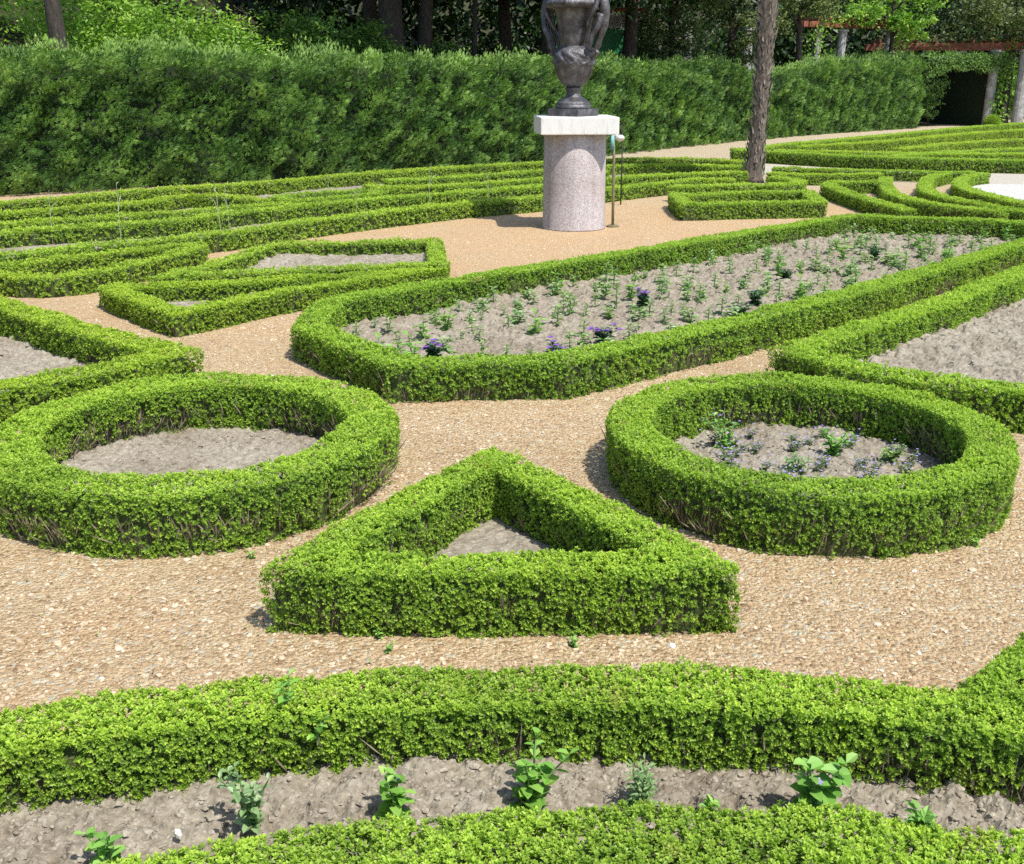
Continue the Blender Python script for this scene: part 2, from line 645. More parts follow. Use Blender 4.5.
def hedge_samples(C, Lo, Ro, sec, dens, closed, h, w):
    """random points + outward normals on the clipped surface"""
    s, z, ns, nz, per = sec
    seg = np.linalg.norm(np.diff(C, axis=0), axis=1)
    segl = np.maximum(seg, np.linalg.norm(np.diff(C + Lo, axis=0), axis=1) * .5 + np.linalg.norm(np.diff(C + Ro, axis=0), axis=1) * .5)
    N = int(segl.sum() * per * dens)
    i = rng.choice(len(segl), N, p=segl / segl.sum())
    t = rng.random(N)[:, None]
    k = rng.integers(0, len(s), N)
    c = C[i] * (1 - t) + C[i + 1] * t
    lo = Lo[i] * (1 - t) + Lo[i + 1] * t
    ro = Ro[i] * (1 - t) + Ro[i + 1] * t
    sk = s[k][:, None]
    off = np.where(sk > 0, lo * sk, -ro * sk)
    P = np.concatenate([c + off, z[k][:, None]], 1)
    lat = unit(np.where(sk > 0, lo, ro))
    Nn = np.concatenate([lat * np.abs(ns[k])[:, None] * np.where(ns[k] * s[k] >= 0, 1, -1)[:, None], nz[k][:, None]], 1)
    if not closed:
        for e, sg in ((0, -1), (-1, 1)):
            d = unit(C[1] - C[0]) * -1 if e == 0 else unit(C[-1] - C[-2])
            m = int(w * h * dens)
            u = rng.uniform(-.95, .95, m)[:, None]
            off = np.where(u > 0, Lo[e] * u, -Ro[e] * u)
            Pe = np.concatenate([C[e] + off + d * .01, rng.uniform(0, h * .96, m)[:, None]], 1)
            Ne = np.concatenate([np.tile(d, (m, 1)), np.full((m, 1), .15)], 1)
            P = np.concatenate([P, Pe]); Nn = np.concatenate([Nn, Ne])
    return P, unit(Nn)


def box_hedge(label, pts, closed=True, w=.27, h=.29, smooth=0, lod=1, bare_amt=.5, group=None, clamp=1.3, thin=-.36):
    """lod 0 nearest .. 3 farthest"""
    global HEDGE_LEAVES
    p = chaikin(pts, closed, smooth) if smooth else np.asarray(pts, float)
    dens, k, L, W = {0: (6800, 7, .0145, .0095), 1: (5600, 6, .0150, .0102), 1.5: (3000, 6, .0195, .0135), 2: (1500, 6, .025, .017), 3: (950, 5, .034, .023)}[lod]
    C, Lo, Ro = corner_path(p, closed, w, clamp)
    sec = section(h, w)
    t = thing('box_hedge', label, 'hedge', (float(p[0][0]), float(p[0][1]), 0), 0, group)
    org = np.array([p[0][0], p[0][1], 0.])
    P, N = hedge_samples(C, Lo, Ro, sec, dens, closed, h, w)
    # uneven clipping, small hollows, bare twiggy feet
    amp = ((.006 if lod == 0 else .009) * lump_a(P) + .006 * lump_b(P))
    hz = P[:, 2] / h
    hv = hole(P)
    side = 1 - np.clip(N[:, 2], 0, 1)
    amp -= np.clip(hv - .7, 0, 1) * .035 * (.35 + .65 * side)
    keep = np.ones(len(P), bool)
    bm_ = np.clip((bare(P) * .8 + lump_b(P) * .45 + thin) * bare_amt * 2.2, 0, 1) * np.clip(1.15 - hz * 1.25, 0, 1) * side
    keep &= rng.random(len(P)) > bm_ * .95
    keep &= ~((hv > 1.25) & (side > .5) & (rng.random(len(P)) < .7))
    P, N, amp = P[keep], N[keep], amp[keep]
    depth = np.abs(rng.normal(0, .007, len(P))) * (1 if lod < 2 else 1.5)
    depth += np.where(rng.random(len(P)) < .3, rng.uniform(.01, .045, len(P)), 0)
    P = P + N * (amp - depth - L * .55)[:, None]
    # stray shoots standing out of the clipped top
    A = N * .9 + np.array([0, 0, .22]) + rng.normal(0, .28, P.shape)
    stray = (rng.random(len(P)) < .05) & (N[:, 2] > .5)
    P[stray] += np.array([0, 0, 1.]) * rng.uniform(0, .022, stray.sum())[:, None]
    P[:, 2] = np.maximum(P[:, 2], .006)
    B, D, Wd, l, wd, ti = rosettes(P, A, k, L, W)
    # fresh shoots on top, older flank leaves; sunlit-top, shaded-flank contrast also painted in
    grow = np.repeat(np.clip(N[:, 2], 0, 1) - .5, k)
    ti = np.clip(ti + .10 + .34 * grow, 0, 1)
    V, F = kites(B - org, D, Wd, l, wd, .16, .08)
    HEDGE_LEAVES += len(F)
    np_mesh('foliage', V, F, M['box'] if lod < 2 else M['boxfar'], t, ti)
    # inner mass of stems and twigs
    ss, zz = np.array([-.56, -.60, -.62, -.45, .45, .62, .60, .56]), np.array([0, .4, .66, .74, .74, .66, .4, 0]) * h
    rows = []
    for c, a, b in zip(C, Lo, Ro):
        off = np.where(ss[:, None] > 0, a[None] * ss[:, None], -b[None] * ss[:, None])
        rows.append(np.concatenate([c + off, zz[:, None]], 1))
    cv = np.concatenate(rows) - org
    m = len(ss)
    cf = [(i * m + j, i * m + j + 1, (i + 1) * m + j + 1, (i + 1) * m + j) for i in range(len(C) - 1) for j in range(m - 1)]
    if not closed:
        for base in (0, (len(C) - 1) * m):
            cf += [(base, base + 1, base + 6, base + 7), (base + 1, base + 2, base + 5, base + 6), (base + 2, base + 3, base + 4, base + 5)]
    cf = np.array(cf)
    # visible twigs near the feet
    tp, tn = hedge_samples(C, Lo, Ro, sec, dens * (.17 if lod < 2 else .1), closed, h, w)
    mask = np.clip((bare(tp) * .8 + lump_b(tp) * .45 + thin + .1) * bare_amt * 2.2, 0, 1)
    sel = (tp[:, 2] < h * .78) & (tn[:, 2] < .5) & (rng.random(len(tp)) < .12 + mask)
    tp, tn = tp[sel], tn[sel]
    tp = tp - tn * rng.uniform(.012, .04, len(tp))[:, None]
    tp[:, 2] *= .5
    td = tn * .25 + np.array([0, 0, 1.]) + rng.normal(0, .3, tp.shape)
    tv, tf = kites(tp - org, td, rng.normal(size=tp.shape), rng.uniform(.05, .15, len(tp)) * h / .29, rng.uniform(.004, .009, len(tp)) * (1 if lod < 2 else 1.8), .1)
    V, F = join((cv, cf), (tv, tf))
    np_mesh('stems', V, F, M['core'], t, None, False, M['twig'], len(tf))
    return t


CLODS = []


def soil_bed(pts, name='soil', step=.016, amp=.020, base=.03, mat=None, seed=1, mound=0, clods=2200, cs=(.006, .035)):
    p = np.asarray(pts, float)
    x0, y0 = p.min(0)
    x1, y1 = p.max(0)
    xs, ys = np.arange(x0, x1 + step, step), np.arange(y0, y1 + step, step)
    X, Y = np.meshgrid(xs, ys)

    def inside(X, Y):
        r = np.zeros(X.shape, bool)
        q = np.roll(p, 1, 0)
        for (ax, ay), (bx, by) in zip(p, q):
            c = ((ay > Y) != (by > Y))
            with np.errstate(divide='ignore', invalid='ignore'):
                r ^= c & (X < (bx - ax) * (Y - ay) / (by - ay) + ax)
        return r
    P = np.stack([X.ravel(), Y.ravel(), np.zeros(X.size)], 1)
    a, b, c, d = Noise(.8, seed=seed), Noise(5, 28, seed=seed + 1), Noise(15, 28, seed=seed + 2), Noise(30, 28, seed=seed + 3)
    z = base + amp * (.5 * a(P) + .8 * np.abs(b(P)) + .35 * np.clip(c(P), -.1, 1.5) + .22 * np.clip(d(P), -.1, 1.5)) + rng.normal(0, amp * .10, len(P)) + mound
    P[:, 2] = np.maximum(z, .012)
    P[:, :2] += rng.normal(0, step * .15, (len(P), 2))
    nx, ny = len(xs), len(ys)
    i = (np.arange(ny - 1)[:, None] * nx + np.arange(nx - 1)[None]).ravel()
    cx, cy = (X[:-1, :-1] + step / 2).ravel(), (Y[:-1, :-1] + step / 2).ravel()
    i = i[inside(cx, cy)]
    F = np.stack([i, i + 1, i + nx + 1, i + nx], 1)
    used, inv = np.unique(F, return_inverse=True)
    o = np_mesh(name, P[used], inv.reshape(-1, 4), mat or M['soil'])
    if clods:
        CLODS.append((P[used][rng.integers(0, len(used), clods)], cs))
    return tag(o, kind='structure')


def circle(c, r, n=56, wob=0):
    a = np.arange(n) / n * 2 * np.pi
    rr = r * (1 + wob * np.sin(3 * a + 1) + wob * .7 * np.sin(5 * a))
    return np.stack([c[0] + rr * np.cos(a), c[1] + rr * np.sin(a)], 1)


# ------------------------------------------------------------------ the parterre
def off(pts, k):
    return [(x * k, y * k) for x, y in pts]


RR, RL = (1.665, 5.84), (-1.80, 5.85)
TRI = [(-.10, 5.42), (.815, 4.085), (-.90, 4.085)]
BED = [(-1.66, 9.71), (-1.67, 8.64), (-.81, 7.48), (.36, 7.57), (1.55, 8.55), (3.39, 10.28), (6.31, 13.39), (7.69, 14.81), (6.93, 15.52), (6.05, 15.75), (5.01, 16.1), (3.15, 14.35), (1.51, 12.75), (-.32, 11.0)]
RBED = [(8.86, 14.91), (5.39, 11.33), (3.84, 9.57), (2.87, 8.62), (2.08, 7.85), (2.42, 7.33), (2.83, 6.98), (3.45, 6.75), (4.3, 6.6), (5.4, 6.7)]
LBED = [(-6.27, 11.21), (-4.59, 9.57), (-3.86, 8.89), (-3.04, 8.2), (-2.47, 7.77), (-2.8, 7.36), (-3.16, 6.98), (-3.5, 6.75), (-4.1, 6.55), (-5, 6.4)]

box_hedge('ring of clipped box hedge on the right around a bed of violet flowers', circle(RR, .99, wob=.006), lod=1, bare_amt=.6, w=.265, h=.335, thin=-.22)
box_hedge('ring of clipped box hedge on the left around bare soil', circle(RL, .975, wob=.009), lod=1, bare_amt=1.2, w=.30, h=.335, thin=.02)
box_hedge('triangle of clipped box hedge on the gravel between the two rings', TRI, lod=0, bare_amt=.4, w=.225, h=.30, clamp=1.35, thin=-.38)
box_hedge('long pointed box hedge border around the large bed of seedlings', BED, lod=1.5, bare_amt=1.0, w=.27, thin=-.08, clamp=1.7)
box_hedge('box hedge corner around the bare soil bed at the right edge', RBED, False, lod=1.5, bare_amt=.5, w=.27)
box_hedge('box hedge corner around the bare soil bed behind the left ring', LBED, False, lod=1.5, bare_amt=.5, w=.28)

G1 = [(-3.60, 10.97), (-3.3, 11.53), (-3.1, 12.43), (-2.91, 13.2), (-.97, 13.55), (-.79, 11.75), (-2.24, 11.4)]
G1 = off(G1, 1.042)
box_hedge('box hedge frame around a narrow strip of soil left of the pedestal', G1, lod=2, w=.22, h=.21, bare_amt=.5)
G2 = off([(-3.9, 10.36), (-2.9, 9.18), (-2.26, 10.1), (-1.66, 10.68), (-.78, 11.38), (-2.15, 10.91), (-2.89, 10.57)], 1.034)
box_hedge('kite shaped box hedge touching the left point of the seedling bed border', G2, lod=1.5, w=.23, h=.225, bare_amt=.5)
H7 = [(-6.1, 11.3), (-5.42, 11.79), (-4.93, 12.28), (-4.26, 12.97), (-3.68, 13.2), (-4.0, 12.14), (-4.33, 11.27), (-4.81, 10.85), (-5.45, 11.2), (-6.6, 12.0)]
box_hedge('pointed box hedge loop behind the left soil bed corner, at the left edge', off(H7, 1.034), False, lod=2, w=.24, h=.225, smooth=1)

far_rows = [
    ('nearest long box hedge row running from the left edge behind the pedestal to the palm',
     [(-6.9, 11.6), (-5.85, 12.35), (-5.23, 12.97), (-4.26, 13.74), (-3.51, 14.6), (-2.88, 15.58), (-1.99, 16.55), (-.81, 17.8), (.55, 18.73), (1.86, 20.33), (2.48, 20.93), (3.18, 21.55), (3.62, 22.22), (4.44, 22.1)], .30),
    ('second long box hedge row behind the pedestal, one row back from the walk',
     [(-7.9, 13.3), (-6.77, 14.4), (-5.67, 15.02), (-4.8, 15.58), (-4.02, 16.81), (-2.22, 18.49), (-.89, 19.59), (.6, 20.72), (1.85, 22.22), (3.1, 23.17), (5.04, 23.94)], .30),
    ('short third box hedge row at the far left, ending beside the lozenge',
     [(-8.3, 14.2), (-7.12, 15.18), (-6.0, 15.93), (-5.09, 16.55), (-4.15, 17.36), (-3.46, 17.95)], .28),
    ('box hedge row right of the lozenge, passing behind the pedestal',
     [(-2.73, 20.93), (-2.31, 20.24), (-.99, 20.93), (.64, 22.22), (2.01, 24.2)], .3),
    ('box hedge row between the lozenge and the last row, reaching behind the palm',
     [(-2.48, 21.77), (-.87, 22.92), (.7, 24.2), (2.13, 25.63), (3.93, 25.94), (5.39, 25.33)], .3),
    ('kinked box hedge row at the left edge in front of the last row',
     [(-8.9, 15.2), (-7.68, 16.42), (-6.71, 17.36), (-5.92, 17.95), (-5.79, 18.9), (-5.2, 19.07), (-4.5, 18.6), (-3.9, 18.1)], .3),
    ('last box hedge row of the left parterre, along the foot of the tall hedge',
     [(-9.8, 15.9), (-8.17, 17.5), (-7.35, 18.49), (-6.5, 19.77), (-4.85, 20.93), (-3.51, 22.68), (-1.77, 24.48), (.76, 26.25), (2.28, 27.4), (4.84, 27.6), (5.8, 25.94)], .32),
]
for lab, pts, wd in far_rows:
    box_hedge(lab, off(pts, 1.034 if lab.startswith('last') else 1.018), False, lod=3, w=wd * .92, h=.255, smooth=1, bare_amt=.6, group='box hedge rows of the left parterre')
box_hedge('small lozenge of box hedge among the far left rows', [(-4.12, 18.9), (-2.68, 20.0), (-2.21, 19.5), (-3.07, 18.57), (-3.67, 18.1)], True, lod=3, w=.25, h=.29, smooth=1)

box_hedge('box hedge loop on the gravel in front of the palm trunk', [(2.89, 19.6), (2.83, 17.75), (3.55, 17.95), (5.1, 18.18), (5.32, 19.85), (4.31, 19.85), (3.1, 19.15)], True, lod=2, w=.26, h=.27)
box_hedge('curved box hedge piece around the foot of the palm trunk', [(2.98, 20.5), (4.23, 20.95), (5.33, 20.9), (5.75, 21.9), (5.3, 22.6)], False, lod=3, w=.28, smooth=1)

right_rows = [
    ('straight box hedge row along the near side of the narrow white path', [(5.89, 25.0), (8.44, 24.15), (9.9, 23.7)]),
    ('short box hedge row right of the palm trunk, one row in from the white path', [(5.52, 23.68), (5.9, 23.17), (7.83, 23.42)]),
    ('V shaped box hedge right of the palm with its point towards the seedling bed', [(6.09, 16.81), (5.94, 18.73), (5.97, 21.55), (7.18, 21.55)]),
    ('hooked box hedge around a pocket of tan gravel right of the palm', [(7.59, 22.45), (7.07, 20.93), (6.56, 18.73), (6.88, 17.36), (7.46, 16.61)]),
    ('outer curved box hedge left of the white gravel patch', [(9.25, 23.55), (8.55, 22.68), (7.65, 20.53), (7.33, 19.07), (7.49, 17.95), (7.77, 16.61), (8.1, 15.58)]),
    ('inner curved box hedge bordering the white gravel patch', [(10.06, 23.55), (9.41, 22.92), (8.5, 21.13), (8.24, 19.77), (8.3, 17.8), (8.46, 16.3)]),
]
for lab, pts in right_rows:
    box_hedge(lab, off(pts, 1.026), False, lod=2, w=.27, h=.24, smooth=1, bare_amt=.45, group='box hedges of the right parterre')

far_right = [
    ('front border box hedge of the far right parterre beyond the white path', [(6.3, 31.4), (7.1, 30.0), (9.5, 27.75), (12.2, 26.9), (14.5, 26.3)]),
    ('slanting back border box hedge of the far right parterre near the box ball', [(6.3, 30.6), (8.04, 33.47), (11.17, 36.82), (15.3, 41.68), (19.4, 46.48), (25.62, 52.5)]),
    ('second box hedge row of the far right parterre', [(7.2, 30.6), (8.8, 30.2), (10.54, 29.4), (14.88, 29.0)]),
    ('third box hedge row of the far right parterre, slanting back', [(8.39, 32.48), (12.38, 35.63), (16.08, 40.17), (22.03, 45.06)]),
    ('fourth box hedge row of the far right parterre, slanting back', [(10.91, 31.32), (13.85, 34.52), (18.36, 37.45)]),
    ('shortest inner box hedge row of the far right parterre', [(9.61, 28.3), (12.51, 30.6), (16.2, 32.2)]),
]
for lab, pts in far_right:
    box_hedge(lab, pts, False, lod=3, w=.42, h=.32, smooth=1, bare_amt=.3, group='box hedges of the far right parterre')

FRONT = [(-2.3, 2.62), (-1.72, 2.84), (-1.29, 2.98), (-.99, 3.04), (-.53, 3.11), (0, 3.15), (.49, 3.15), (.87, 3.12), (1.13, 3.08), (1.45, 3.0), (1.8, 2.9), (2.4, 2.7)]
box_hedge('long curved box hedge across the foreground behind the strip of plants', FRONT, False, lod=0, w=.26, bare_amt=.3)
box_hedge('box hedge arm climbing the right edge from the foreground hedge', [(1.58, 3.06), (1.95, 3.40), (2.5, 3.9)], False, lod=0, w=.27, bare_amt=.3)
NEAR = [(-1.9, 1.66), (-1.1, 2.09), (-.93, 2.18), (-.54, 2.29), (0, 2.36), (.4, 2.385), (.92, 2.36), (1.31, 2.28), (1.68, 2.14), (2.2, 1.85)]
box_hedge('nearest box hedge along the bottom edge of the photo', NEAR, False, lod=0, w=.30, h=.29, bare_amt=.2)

# ------------------------------------------------------------------ soil
soil_bed(circle(RR, 1.0), seed=11)
soil_bed(circle(RL, 1.0), seed=21)
soil_bed(TRI, seed=31, step=.02, amp=.012, base=.016, clods=250)
soil_bed(BED, seed=41, step=.028, clods=3800, cs=(.012, .05), amp=.03, mat=M['soil_dark'])
soil_bed(RBED + [(8.8, 7.5), (10, 14)], seed=51, step=.025, clods=2600, cs=(.012, .05), amp=.03)
soil_bed(LBED + [(-6.5, 7), (-7.2, 10)], seed=61, step=.03, clods=1500, cs=(.012, .05), amp=.028)
soil_bed(G1, seed=71, step=.05, amp=.03)
soil_bed(G2, seed=75, step=.05, amp=.03)
soil_bed([tuple(q) for q in FRONT] + [tuple(q) for q in NEAR[::-1]], seed=81, step=.011, amp=.026, mat=M['soil_dark'], base=.03, mound=.015, clods=9000, cs=(.005, .036))


soil_bed(off(far_rows[0][1][:12], 1.018) + off(far_rows[6][1][:9][::-1], 1.018), seed=91, step=.12, amp=.012, base=.02, clods=1500, cs=(.02, .06))


def flat(name, pts, z, mat):
    me = bpy.data.meshes.new(name)
    me.from_pydata([(x, y, z) for x, y in pts], [], [tuple(range(len(pts)))])
    me.materials.append(mat)
    return tag(link(bpy.data.objects.new(name, me)), kind='structure')


flat('path', [(4.6, 28.4), (6.3, 26.4), (8.6, 24.6), (10.2, 24.0), (14, 23.5), (14, 25.9), (12.1, 26.6), (9.4, 27.4), (7.0, 29.6), (5.4, 30.4)], .008, M['palegravel'])
flat('gravel', [(9.75, 24.0), (14, 23.6), (14, 15.6), (8.75, 15.9), (8.55, 17.6), (8.5, 19.7), (8.8, 21.1), (9.6, 22.7)], .012, M['whitegravel'])


# ------------------------------------------------------------------ loose stones on the gravel
def stones(n, xr, yr, smin, smax, zfun=lambda x, y: 0, seed=1, at=None):
    r = np.random.default_rng(seed)
    t = (1 + 5 ** .5) / 2
    ico = unit(np.array([(-1, t, 0), (1, t, 0), (-1, -t, 0), (1, -t, 0), (0, -1, t), (0, 1, t), (0, -1, -t), (0, 1, -t), (t, 0, -1), (t, 0, 1), (-t, 0, -1), (-t, 0, 1)], float))
    fc = np.array([(0, 11, 5), (0, 5, 1), (0, 1, 7), (0, 7, 10), (0, 10, 11), (1, 5, 9), (5, 11, 4), (11, 10, 2), (10, 7, 6), (7, 1, 8), (3, 9, 4), (3, 4, 2), (3, 2, 6), (3, 6, 8), (3, 8, 9), (4, 9, 5), (2, 4, 11), (6, 2, 10), (8, 6, 7), (9, 8, 1)])
    x = r.uniform(*xr, n)
    u = r.random(n)
    y = yr[0] + (yr[1] - yr[0]) * u ** 1.6
    zb = np.zeros(n)
    if at is not None:
        x, y, zb = at.T
    s = smin * (smax / smin) ** (r.random(n) ** 2.6)
    ax = s[:, None] * r.uniform(.6, 1.2, (n, 3)) * np.array([1, .9, .55]) * .5
    sh = ico[None] * (1 + r.normal(0, .17, (n, 12, 1))) * ax[:, None]
    a = r.uniform(0, 6.28, n)
    c, sn = np.cos(a)[:, None], np.sin(a)[:, None]
    V = np.stack([sh[..., 0] * c - sh[..., 1] * sn + x[:, None], sh[..., 0] * sn + sh[..., 1] * c + y[:, None], sh[..., 2] + s[:, None] * .07 + zb[:, None]], -1)
    F = fc[None] + (np.arange(n) * 12)[:, None, None]
    return V.reshape(-1, 3), F.reshape(-1, 3)


V, F = stones(15000, (-3.6, 3.6), (3.3, 9.8), .009, .036, seed=5)
o = np_mesh('gravel_stones', V, F, M['stone'], smooth=False)
tag(o, 'loose pale stones scattered over the tan gravel walk', 'stones', kind='stuff')
V, F = stones(7000, (-5, 5.5), (9.5, 20.5), .014, .045, seed=6)
o = np_mesh('gravel_stones', V, F, M['stone'])
tag(o, 'loose stones on the orange tan walk around the granite pedestal', 'stones', kind='stuff')
V, F = stones(80, (-3.4, 3.4), (3.4, 8.5), .014, .040, seed=9)
o = np_mesh('white_pebbles', V, F, M['whitestone'])
tag(o, 'scattered whitish pebbles on the gravel walk', 'stones', kind='stuff')

n = 1500
P = np.stack([rng.uniform(-3.6, 3.6, n), rng.uniform(3.3, 9.5, n), rng.uniform(.012, .022, n)], 1)
V, F = kites(P, rng.normal(size=P.shape) * np.array([1, 1, .12]), rng.normal(size=P.shape) * np.array([1, 1, .2]), rng.uniform(.008, .024, n), rng.uniform(.005, .012, n), .15)
M['litter'] = leaf_mat('dry_leaf_litter', (.14, .10, .05), (.28, .22, .10), (.24, .34, .08), .2, .6, 3)
tag(np_mesh('leaf_litter', V, F, M['litter'], None, rng.random(n)), 'small fallen leaves and clippings on the gravel walk', 'leaf litter', kind='stuff')

# ------------------------------------------------------------------ pedestal and urn
PX, PY = .95, 16.85
ped = thing('pedestal', 'round granite column pedestal with a square white stone slab on the gravel', 'pedestal', (PX, PY, 0), R(4))
V, F = lathe([(.0, .0), (.485, .0), (.485, .02), (.478, .04), (.474, .7), (.470, 1.395), (.46, 1.41), (0, 1.41)], 72)
np_mesh('column', V, F, M['granite'], ped, smooth=True)
box_bm('slab', (1.15, 1.15, .248), (0, 0, 1.41 + .1255), M['slab'], ped, .018, 3)
Z0 = 1.41 + .2505
urn = thing('urn', 'dark weathered metal urn with figured handles standing on the white slab', 'urn', (PX - .035, PY, Z0), R(-38))
box_bm('plinth', (.55, .55, .105), (0, 0, .0535), M['bronze'], urn, .008)
V, F = lathe([(.0, .107), (.265, .107), (.27, .125), (.262, .15), (.245, .16), (.25, .175), (.235, .20), (.20, .225), (.155, .25), (.125, .27), (.108, .29), (.104, .33), (.108, .365), (.122, .38), (.122, .395), (.105, .41)], 64,
             lambda z, a: np.where((z > .15) & (z < .33), .03 * np.abs(np.cos(a * 10)), 0))
np_mesh('foot', V, F, M['bronze'], urn, smooth=True)


def relief(z, a):
    leaf = .07 * np.maximum(0, np.sin(a * 9 + 3 * np.sin(z * 22))) * ((z > .72) & (z < .93))
    leaf = leaf + .02 * np.sin(a * 21 + z * 60) * ((z > .72) & (z < .93))
    gad = .055 * np.abs(np.sin(a * 8)) * np.clip((z - .42) / .06, 0, 1) * np.clip((.68 - z) / .08, 0, 1)
    return leaf + gad


prof = [(.10, .41), (.14, .43), (.185, .475), (.228, .54), (.263, .61), (.286, .67), (.297, .715)]
prof += [(.300, .72 + i * .014) for i in range(9)]
prof += [(.298, .85), (.292, .87), (.284, .89), (.272, .91), (.258, .93), (.24, .95), (.225, .958), (.205, .962), (.195, .975), (.20, 1.0), (.21, 1.03), (.222, 1.1), (.235, 1.2), (.25, 1.3), (.268, 1.4), (.29, 1.46), (.30, 1.49)]
V, F = lathe(prof, 96, relief)
np_mesh('body', V, F, M['bronze'], urn, smooth=True)
rimp = [(.30, 1.49), (.36, 1.495), (.40, 1.51), (.425, 1.54), (.425, 1.575), (.40, 1.605), (.365, 1.615), (.345, 1.63), (.33, 1.66), (.325, 1.72), (.335, 1.78), (.37, 1.83), (.39, 1.85), (.37, 1.86), (.33, 1.84), (.28, 1.7), (.24, 1.6), (0, 1.58)]
V, F = lathe(rimp, 96, lambda z, a: np.where((z > 1.5) & (z < 1.61), .035 * np.abs(np.sin(a * 16)), 0))
np_mesh('rim', V, F, M['bronze'], urn, smooth=True)


def blob(c, r, seg=14, rot=None):
    a = np.linspace(0, math.pi, seg)
    V, F = lathe(np.stack([np.maximum(np.sin(a), 1e-3), -np.cos(a)], 1), 16)
    V = V * np.array(r)
    if rot is not None:
        V = V @ np.array(Matrix.Rotation(rot, 3, 'Y')).T
    return V + np.array(c), F


def spl(pts, n=26):
    p = np.asarray(pts, float)
    q = np.concatenate([2 * p[:1] - p[1:2], p, 2 * p[-1:] - p[-2:-1]])
    out = []
    for i in range(1, len(q) - 2):
        for t in np.linspace(0, 1, max(3, n // (len(p) - 1)), endpoint=False):
            a, b, c, d = q[i - 1:i + 3]
            out.append(.5 * ((2 * b) + (c - a) * t + (2 * a - 5 * b + 4 * c - d) * t * t + (3 * b - a - 3 * c + d) * t ** 3))
    out.append(p[-1])
    return np.array(out)


for sg in (1, -1):
    f = lambda x, y, z: (x * sg, y * sg, z)
    parts = []
    # body of the figure leaning back over the rim, tapering into a leafy scroll
    pth = spl([f(.30, 0, 1.72), f(.43, 0, 1.68), f(.50, 0, 1.55), f(.515, .01, 1.38), f(.48, .0, 1.18), f(.41, 0, 1.0), f(.345, 0, .88), f(.30, 0, .84)], 30)
    rr = np.interp(np.linspace(0, 1, len(pth)), [0, .12, .25, .42, .6, .8, 1], [.05, .075, .10, .088, .06, .045, .05])
    parts.append(tube(pth * np.array([1, 1, 1]), rr * .86, 14))
    parts.append(blob(f(.45, 0, 1.80), (.062, .06, .078)))
    parts.append(blob(f(.50, 0, 1.785), (.025, .02, .02)))
    for sd in (1, -1):                 # arms reaching down to the garland
        pth = spl([f(.46, .08 * sd, 1.64), f(.44, .14 * sd, 1.5), f(.36, .15 * sd, 1.36), f(.30, .12 * sd, 1.25), f(.26, .08 * sd, 1.2)], 20)
        parts.append(tube(pth, np.linspace(.042, .022, len(pth)), 10))
        pth = spl([f(.50, .05 * sd, 1.40), f(.47, .10 * sd, 1.25), f(.39, .12 * sd, 1.12), f(.36, .13 * sd, 1.0), f(.33, .10 * sd, .93)], 20)
        parts.append(tube(pth, np.linspace(.055, .025, len(pth)), 10))
    # curling scroll at the shoulder
    a = np.linspace(0, 4.2 * math.pi / 1.6, 26)
    r = np.linspace(.085, .02, 26)
    parts.append(tube(np.stack([(.33 + r * np.cos(a)) * sg, np.zeros(26), .86 + r * np.sin(a)], 1), np.linspace(.035, .018, 26), 10))
    V, F = join(*parts)
    V = V * np.array([1.0, .9, 1])
    np_mesh('handle', V, F, M['bronze'], urn, smooth=True)

# garden tap standpipe behind the column
pipe = thing('standpipe', 'thin brass garden standpipe with a pale round tap head beside the pedestal', 'standpipe', (1.565, 16.95, 0))
V, F = tube([(0, 0, 0), (-.005, 0, .5), (-.01, 0, 1.0), (-.03, 0, 1.38)], .022, 10)
np_mesh('pole', V, F, M['pipe'], pipe, smooth=True)
V, F = lathe([(0, 0), (.10, 0), (.10, .02), (.05, .035), (0, .035)], 20)
np_mesh('base_plate', V, F, M['pipe'], pipe, smooth=False)
V, F = tube([(-.045, -.02, 1.16), (-.05, -.02, 1.38)], .034, 10)
np_mesh('hose_fitting', V, F, M['teal'], pipe, smooth=True)
V, F = join(blob((.07, 0, 1.335), (.075, .06, .05)), tube([(-.05, 0, 1.37), (.02, 0, 1.375), (.07, 0, 1.34)], .02, 8))
np_mesh('tap_head', V, F, M['steel'], pipe, smooth=True)
stake = thing('stake', 'thin dark upright stake just right of the standpipe', 'stake', (1.98, 20.0, 0))
V, F = tube([(0, 0, 0), (0, 0, .7), (-.004, 0, 1.4)], [.013, .012, .01], 8)
np_mesh('rod', V, F, M['bark'], stake, smooth=True)
V, F = lathe([(0, 1.4), (.02, 1.402), (.022, 1.42), (0, 1.435)], 10)
np_mesh('cap', V, F, M['bark'], stake, smooth=True)

# ------------------------------------------------------------------ palm
palm = thing('palm_tree', 'palm with a shaggy grey fibrous trunk standing among the low hedges', 'tree', (5.33, 24.5, 0))
n = 60
zz = np.linspace(0, 6.6, n)
cx = .012 * zz + .008 * zz ** 1.6 + .03 * np.sin(zz * 1.1)
pth = np.stack([cx, 0 * zz, zz], 1)
rad = np.interp(zz, [0, .12, .4, 1.6, 3, 4.2, 6.6], [.27, .215, .175, .15, .165, .195, .21])
rad = rad * (1 + .05 * np.sin(zz * 21))
V, F = tube(pth, rad, 18)
np_mesh('trunk', V, F, M['palm_bark'], palm, smooth=True)
